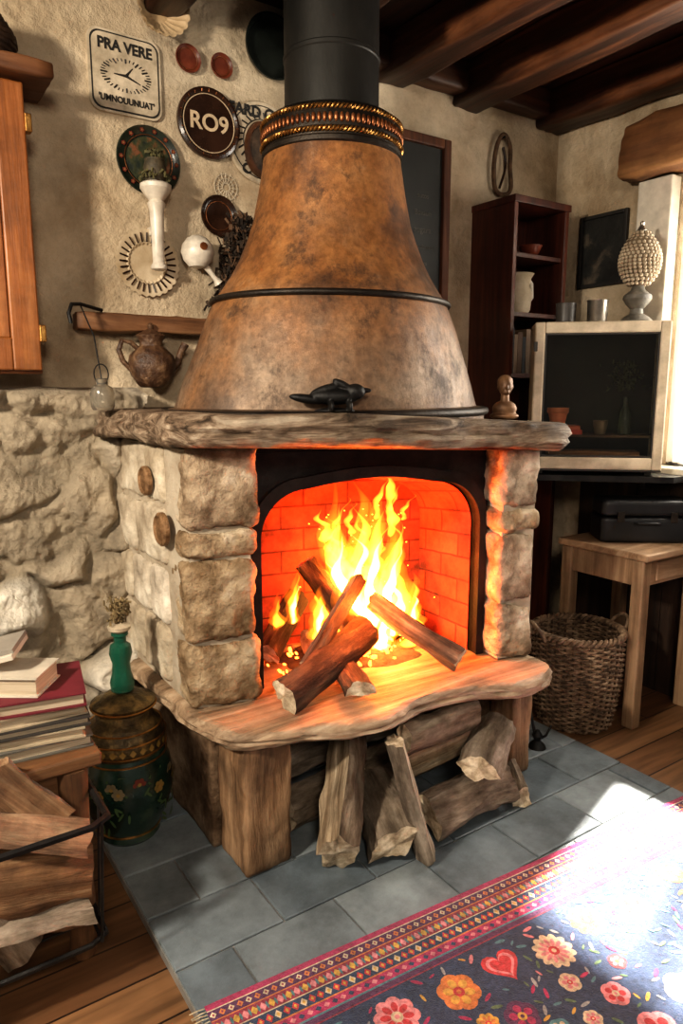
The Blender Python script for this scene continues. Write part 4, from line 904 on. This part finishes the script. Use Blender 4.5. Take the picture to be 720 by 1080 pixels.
# ---------------------------------------------------------------- rug
def rug():
    W,Ln=2.3,1.35
    cols=[('rug_navy',(.030,.050,.105)),('rug_magenta',(.40,.032,.11)),('rug_cream',(.62,.51,.35)),('rug_purple',(.10,.03,.09)),('rug_yellow',(.62,.37,.07)),('rug_maroon',(.28,.032,.06)),('rug_pink',(.66,.25,.27)),('rug_red',(.52,.042,.05)),('rug_teal',(.08,.21,.24)),('rug_grey',(.32,.33,.33)),('rug_orange',(.58,.20,.055)),('rug_green',(.11,.18,.09))]
    mats=[]
    for n,c in cols:
        mats.append(M(n,[tuple(x*.6 for x in c),c,tuple(min(1,x*1.3+.005) for x in c)],scale=90,rough=.95,bump=1,bscale=260,bd=.003,spec=.15,dirt=.3,dscale=14,sheen=.3))
    I={n[4:]:i for i,(n,c) in enumerate(cols)}
    g=Geo()
    gb(g,(0,-Ln,0),(W,0,.008),0)
    def quad(s0,s1,r0,r1,z,mi): g.add([(s0,-r0,z),(s0,-r1,z),(s1,-r1,z),(s1,-r0,z)],[(0,1,2,3)],mi)
    bands=[(0,.016,'magenta'),(.016,.019,'cream'),(.019,.045,'purple'),(.045,.048,'orange'),(.048,.080,'maroon'),(.080,.083,'cream'),(.083,.115,'navy'),(.115,.119,'orange'),(.119,.143,'magenta'),(.143,.148,'teal'),(.148,.162,'purple'),(.162,.166,'maroon')]
    z=.0085
    for a,b,c in bands: quad(0,W,a,b,z,I[c])
    def dia(s,r,a,b,z,mi): g.add([(s-a,-r,z),(s,-r-b,z),(s+a,-r,z),(s,-r+b,z)],[(0,1,2,3)],mi)
    k=0; s=.010
    while s<W:
        dia(s,.032,.008,.009,.0088,I['orange' if k%2 else 'cream']); dia(s,.032,.003,.004,.0090,I['maroon'])
        dia(s,.065,.009,.012,.0088,I['pink' if k%2 else 'yellow']); dia(s+.010,.065,.004,.012,.0088,I['teal'])
        dia(s,.100,.009,.012,.0088,I['red' if k%3 else 'cream']); dia(s,.100,.004,.006,.0090,I['yellow'])
        dia(s,.131,.008,.007,.0088,I['pink' if k%2 else 'navy'])
        s+=.021;k+=1
    def ell2(cs,cr,a,b,th,z,mi,n=12):
        P=[]
        for q in range(n):
            t=2*math.pi*q/n; x=a*math.cos(t);y=b*math.sin(t); P.append((cs+x*math.cos(th)-y*math.sin(th),-cr+x*math.sin(th)+y*math.cos(th),z))
        g.add(P,[tuple(range(n))],mi)
    rn=random.Random(11); zz=[.0081]
    def nz(): zz[0]+=.0000003; return zz[0]
    def flower(s,r,Rr,n,c1,c2,c3):
        ph=rn.random()
        for q in range(n):
            t=ph+2*math.pi*q/n; ell2(s+.62*Rr*math.cos(t),r-.62*Rr*math.sin(t),Rr*.42,Rr*.9*math.sin(math.pi/n)*1.05,t,nz(),I[c1])
        for q in range(n):
            t=ph+2*math.pi*q/n; ell2(s+.5*Rr*math.cos(t),r-.5*Rr*math.sin(t),Rr*.25,Rr*.4*math.sin(math.pi/n),t,nz()+.00004,I[c2])
        ell2(s,r,Rr*.27,Rr*.27,0,nz()+.00008,I[c3]); ell2(s,r,Rr*.12,Rr*.12,0,nz()+.00012,I[c1])
    def heart(s,r,a,c1,c2):
        for sc,c,dz in ((1,c1,0),(.78,c2,.00004),(.6,c1,.00008)):
            P=[]
            for q in range(24):
                t=2*math.pi*q/24; P.append((s+a*sc*.062*16*math.sin(t)**3,-r+a*sc*.062*(13*math.cos(t)-5*math.cos(2*t)-2*math.cos(3*t)-math.cos(4*t)),nz()+dz))
            g.add(P,[tuple(range(24))],I[c])
    def leaf(s,r,th,L,c): ell2(s,r,L,L*.32,th,nz(),I[c],8)
    placed=[]
    pal=[('pink','red','cream'),('orange','yellow','red'),('red','pink','yellow'),('cream','pink','red'),('pink','cream','yellow'),('magenta','pink','cream'),('teal','cream','pink'),('purple','magenta','yellow'),('yellow','orange','red')]
    tries=0
    fixed=[(.36,.235,.052),(.52,.25,.050),(.66,.24,.050),(.80,.27,.052),(.44,.37,.040),(.26,.25,.035),(.16,.24,.04),(.60,.37,.04),(.95,.24,.050),(1.1,.27,.045)]
    for q,(s,r,Rr) in enumerate(fixed):
        placed.append((s,r,Rr)); a=pal[q%9]
        if q==2: heart(s,r,Rr,'red','pink')
        else: flower(s,r,Rr,[8,6,5,12,5,4,6,5,10,5][q],*a)
    while len(placed)<130 and tries<9000:
        tries+=1; s=rn.uniform(.04,W-.04);r=rn.uniform(.20,Ln-.05);Rr=rn.choice([.048,.040,.032,.026,.022])
        if all(math.hypot(s-a,r-b)>Rr+c+.010 for a,b,c in placed):
            placed.append((s,r,Rr)); a=rn.choice(pal)
            if rn.random()<.13: heart(s,r,Rr,a[0],a[1])
            else: flower(s,r,Rr,rn.choice([5,6,8,5,12]),*a)
    n=0;tries=0;lv=[]
    while n<1500 and tries<50000:
        tries+=1; s=rn.uniform(.02,W-.02);r=rn.uniform(.18,Ln-.02);L=rn.uniform(.009,.016)
        if all(math.hypot(s-a,r-b)>c+L*.7 for a,b,c in placed) and all(math.hypot(s-a,r-b)>.016 for a,b in lv):
            lv.append((s,r)); leaf(s,r,rn.uniform(0,3.14),L,rn.choice(['teal','grey','green','teal','green','yellow','pink','magenta','grey'])); n+=1
    for i in range(150):
        y=-Ln*i/150-.003; dx=rn.uniform(-.004,.004)
        v,f=tubegeo([(0,y,.005),(-.015,y+dx*.4,.006),(-.034,y+dx,.003)],.0016,4); g.add(v,f,I['cream'])
    o=g.make('floral_rug',mats)
    o.location=(.515,1.312,.0325); o.rotation_euler=(0,0,math.atan2(-.075,.997))
rug()
# ---------------------------------------------------------------- curtain
V=[];Fc=[]
for j in range(9):
    for i in range(40):
        y=1.66+.18*i/39; V.append((WX+.02+.014*math.sin(i*.75),y,1.075+1.2*j/8))
for j in range(8):
    for i in range(39): a=j*40+i; Fc.append((a,a+1,a+41,a+40))
CU,nt,b=base('sheer_curtain'); b.inputs['Base Color'].default_value=(.9,.88,.82,1); b.inputs['Roughness'].default_value=.9
tr=nt.nodes.new('ShaderNodeBsdfTranslucent'); tr.inputs[0].default_value=(.95,.93,.88,1); mxs=nt.nodes.new('ShaderNodeMixShader'); mxs.inputs[0].default_value=.6
nt.links.new(b.outputs[0],mxs.inputs[1]); nt.links.new(tr.outputs[0],mxs.inputs[2]); nt.links.new(mxs.outputs[0],nt.nodes['Material Output'].inputs['Surface'])
mk('window_curtain',V,Fc,CU,smooth=True,ang=180)
# ---------------------------------------------------------------- lights
def light(name,typ,loc,energy,col,target=None,size=.1,**k):
    l=D.lights.new(name,typ); l.energy=energy; l.color=col
    if typ=='AREA': l.size=size
    elif typ in('POINT','SPOT'): l.shadow_soft_size=size
    o=D.objects.new(name,l); o.location=loc; COL.objects.link(o)
    if target: o.rotation_euler=(Vector(target)-Vector(loc)).to_track_quat('-Z','Y').to_euler()
    for a,b in k.items(): setattr(l,a,b)
    return o
s=light('sun','SUN',(5,1.5,4),62,(1,.92,.80),target=(5-1.34,1.5-.44,4-1.7)); s.data.angle=R(2.2)
light('window_daylight','AREA',(WX+.25,1.3,1.7),44,(1,.93,.82),target=(1.2,1.6,1.2),size=1.0)
light('fill_light','AREA',(-1.2,1.0,2.2),74,(1,.88,.71),target=(.55,2.3,1.0),size=.2)  # unseen area fill standing in for daylight from a window at left
light('fill_light','AREA',(-.3,-1.1,2.35),35,(1,.87,.71),target=(1.3,1.6,.9),size=.5)  # added front fill from behind the camera, not a fixture
light('fire_light','POINT',(1.38,1.88,.80),22,(1,.07,.004),size=.07)
light('fire_light_low','POINT',(1.26,1.76,.74),8,(1,.24,.045),size=.05)
w=D.worlds.new('world'); SC.world=w; w.use_nodes=True; bg=w.node_tree.nodes['Background']; bg.inputs[0].default_value=(1,.92,.81,1); bg.inputs[1].default_value=.19
SC.view_settings.view_transform='Standard'
try: SC.view_settings.look='Medium High Contrast'
except Exception as ex: print('look',ex)
SC.view_settings.exposure=.1
# ---------------------------------------------------------------- camera
cam=D.cameras.new('camera'); co=D.objects.new('camera',cam); COL.objects.link(co)
co.location=(0,0,1.4); co.rotation_euler=(R(90-9.83),0,R(-34))
cam.sensor_fit='VERTICAL'; cam.sensor_height=36; cam.lens=25; cam.clip_start=.02
SC.camera=co
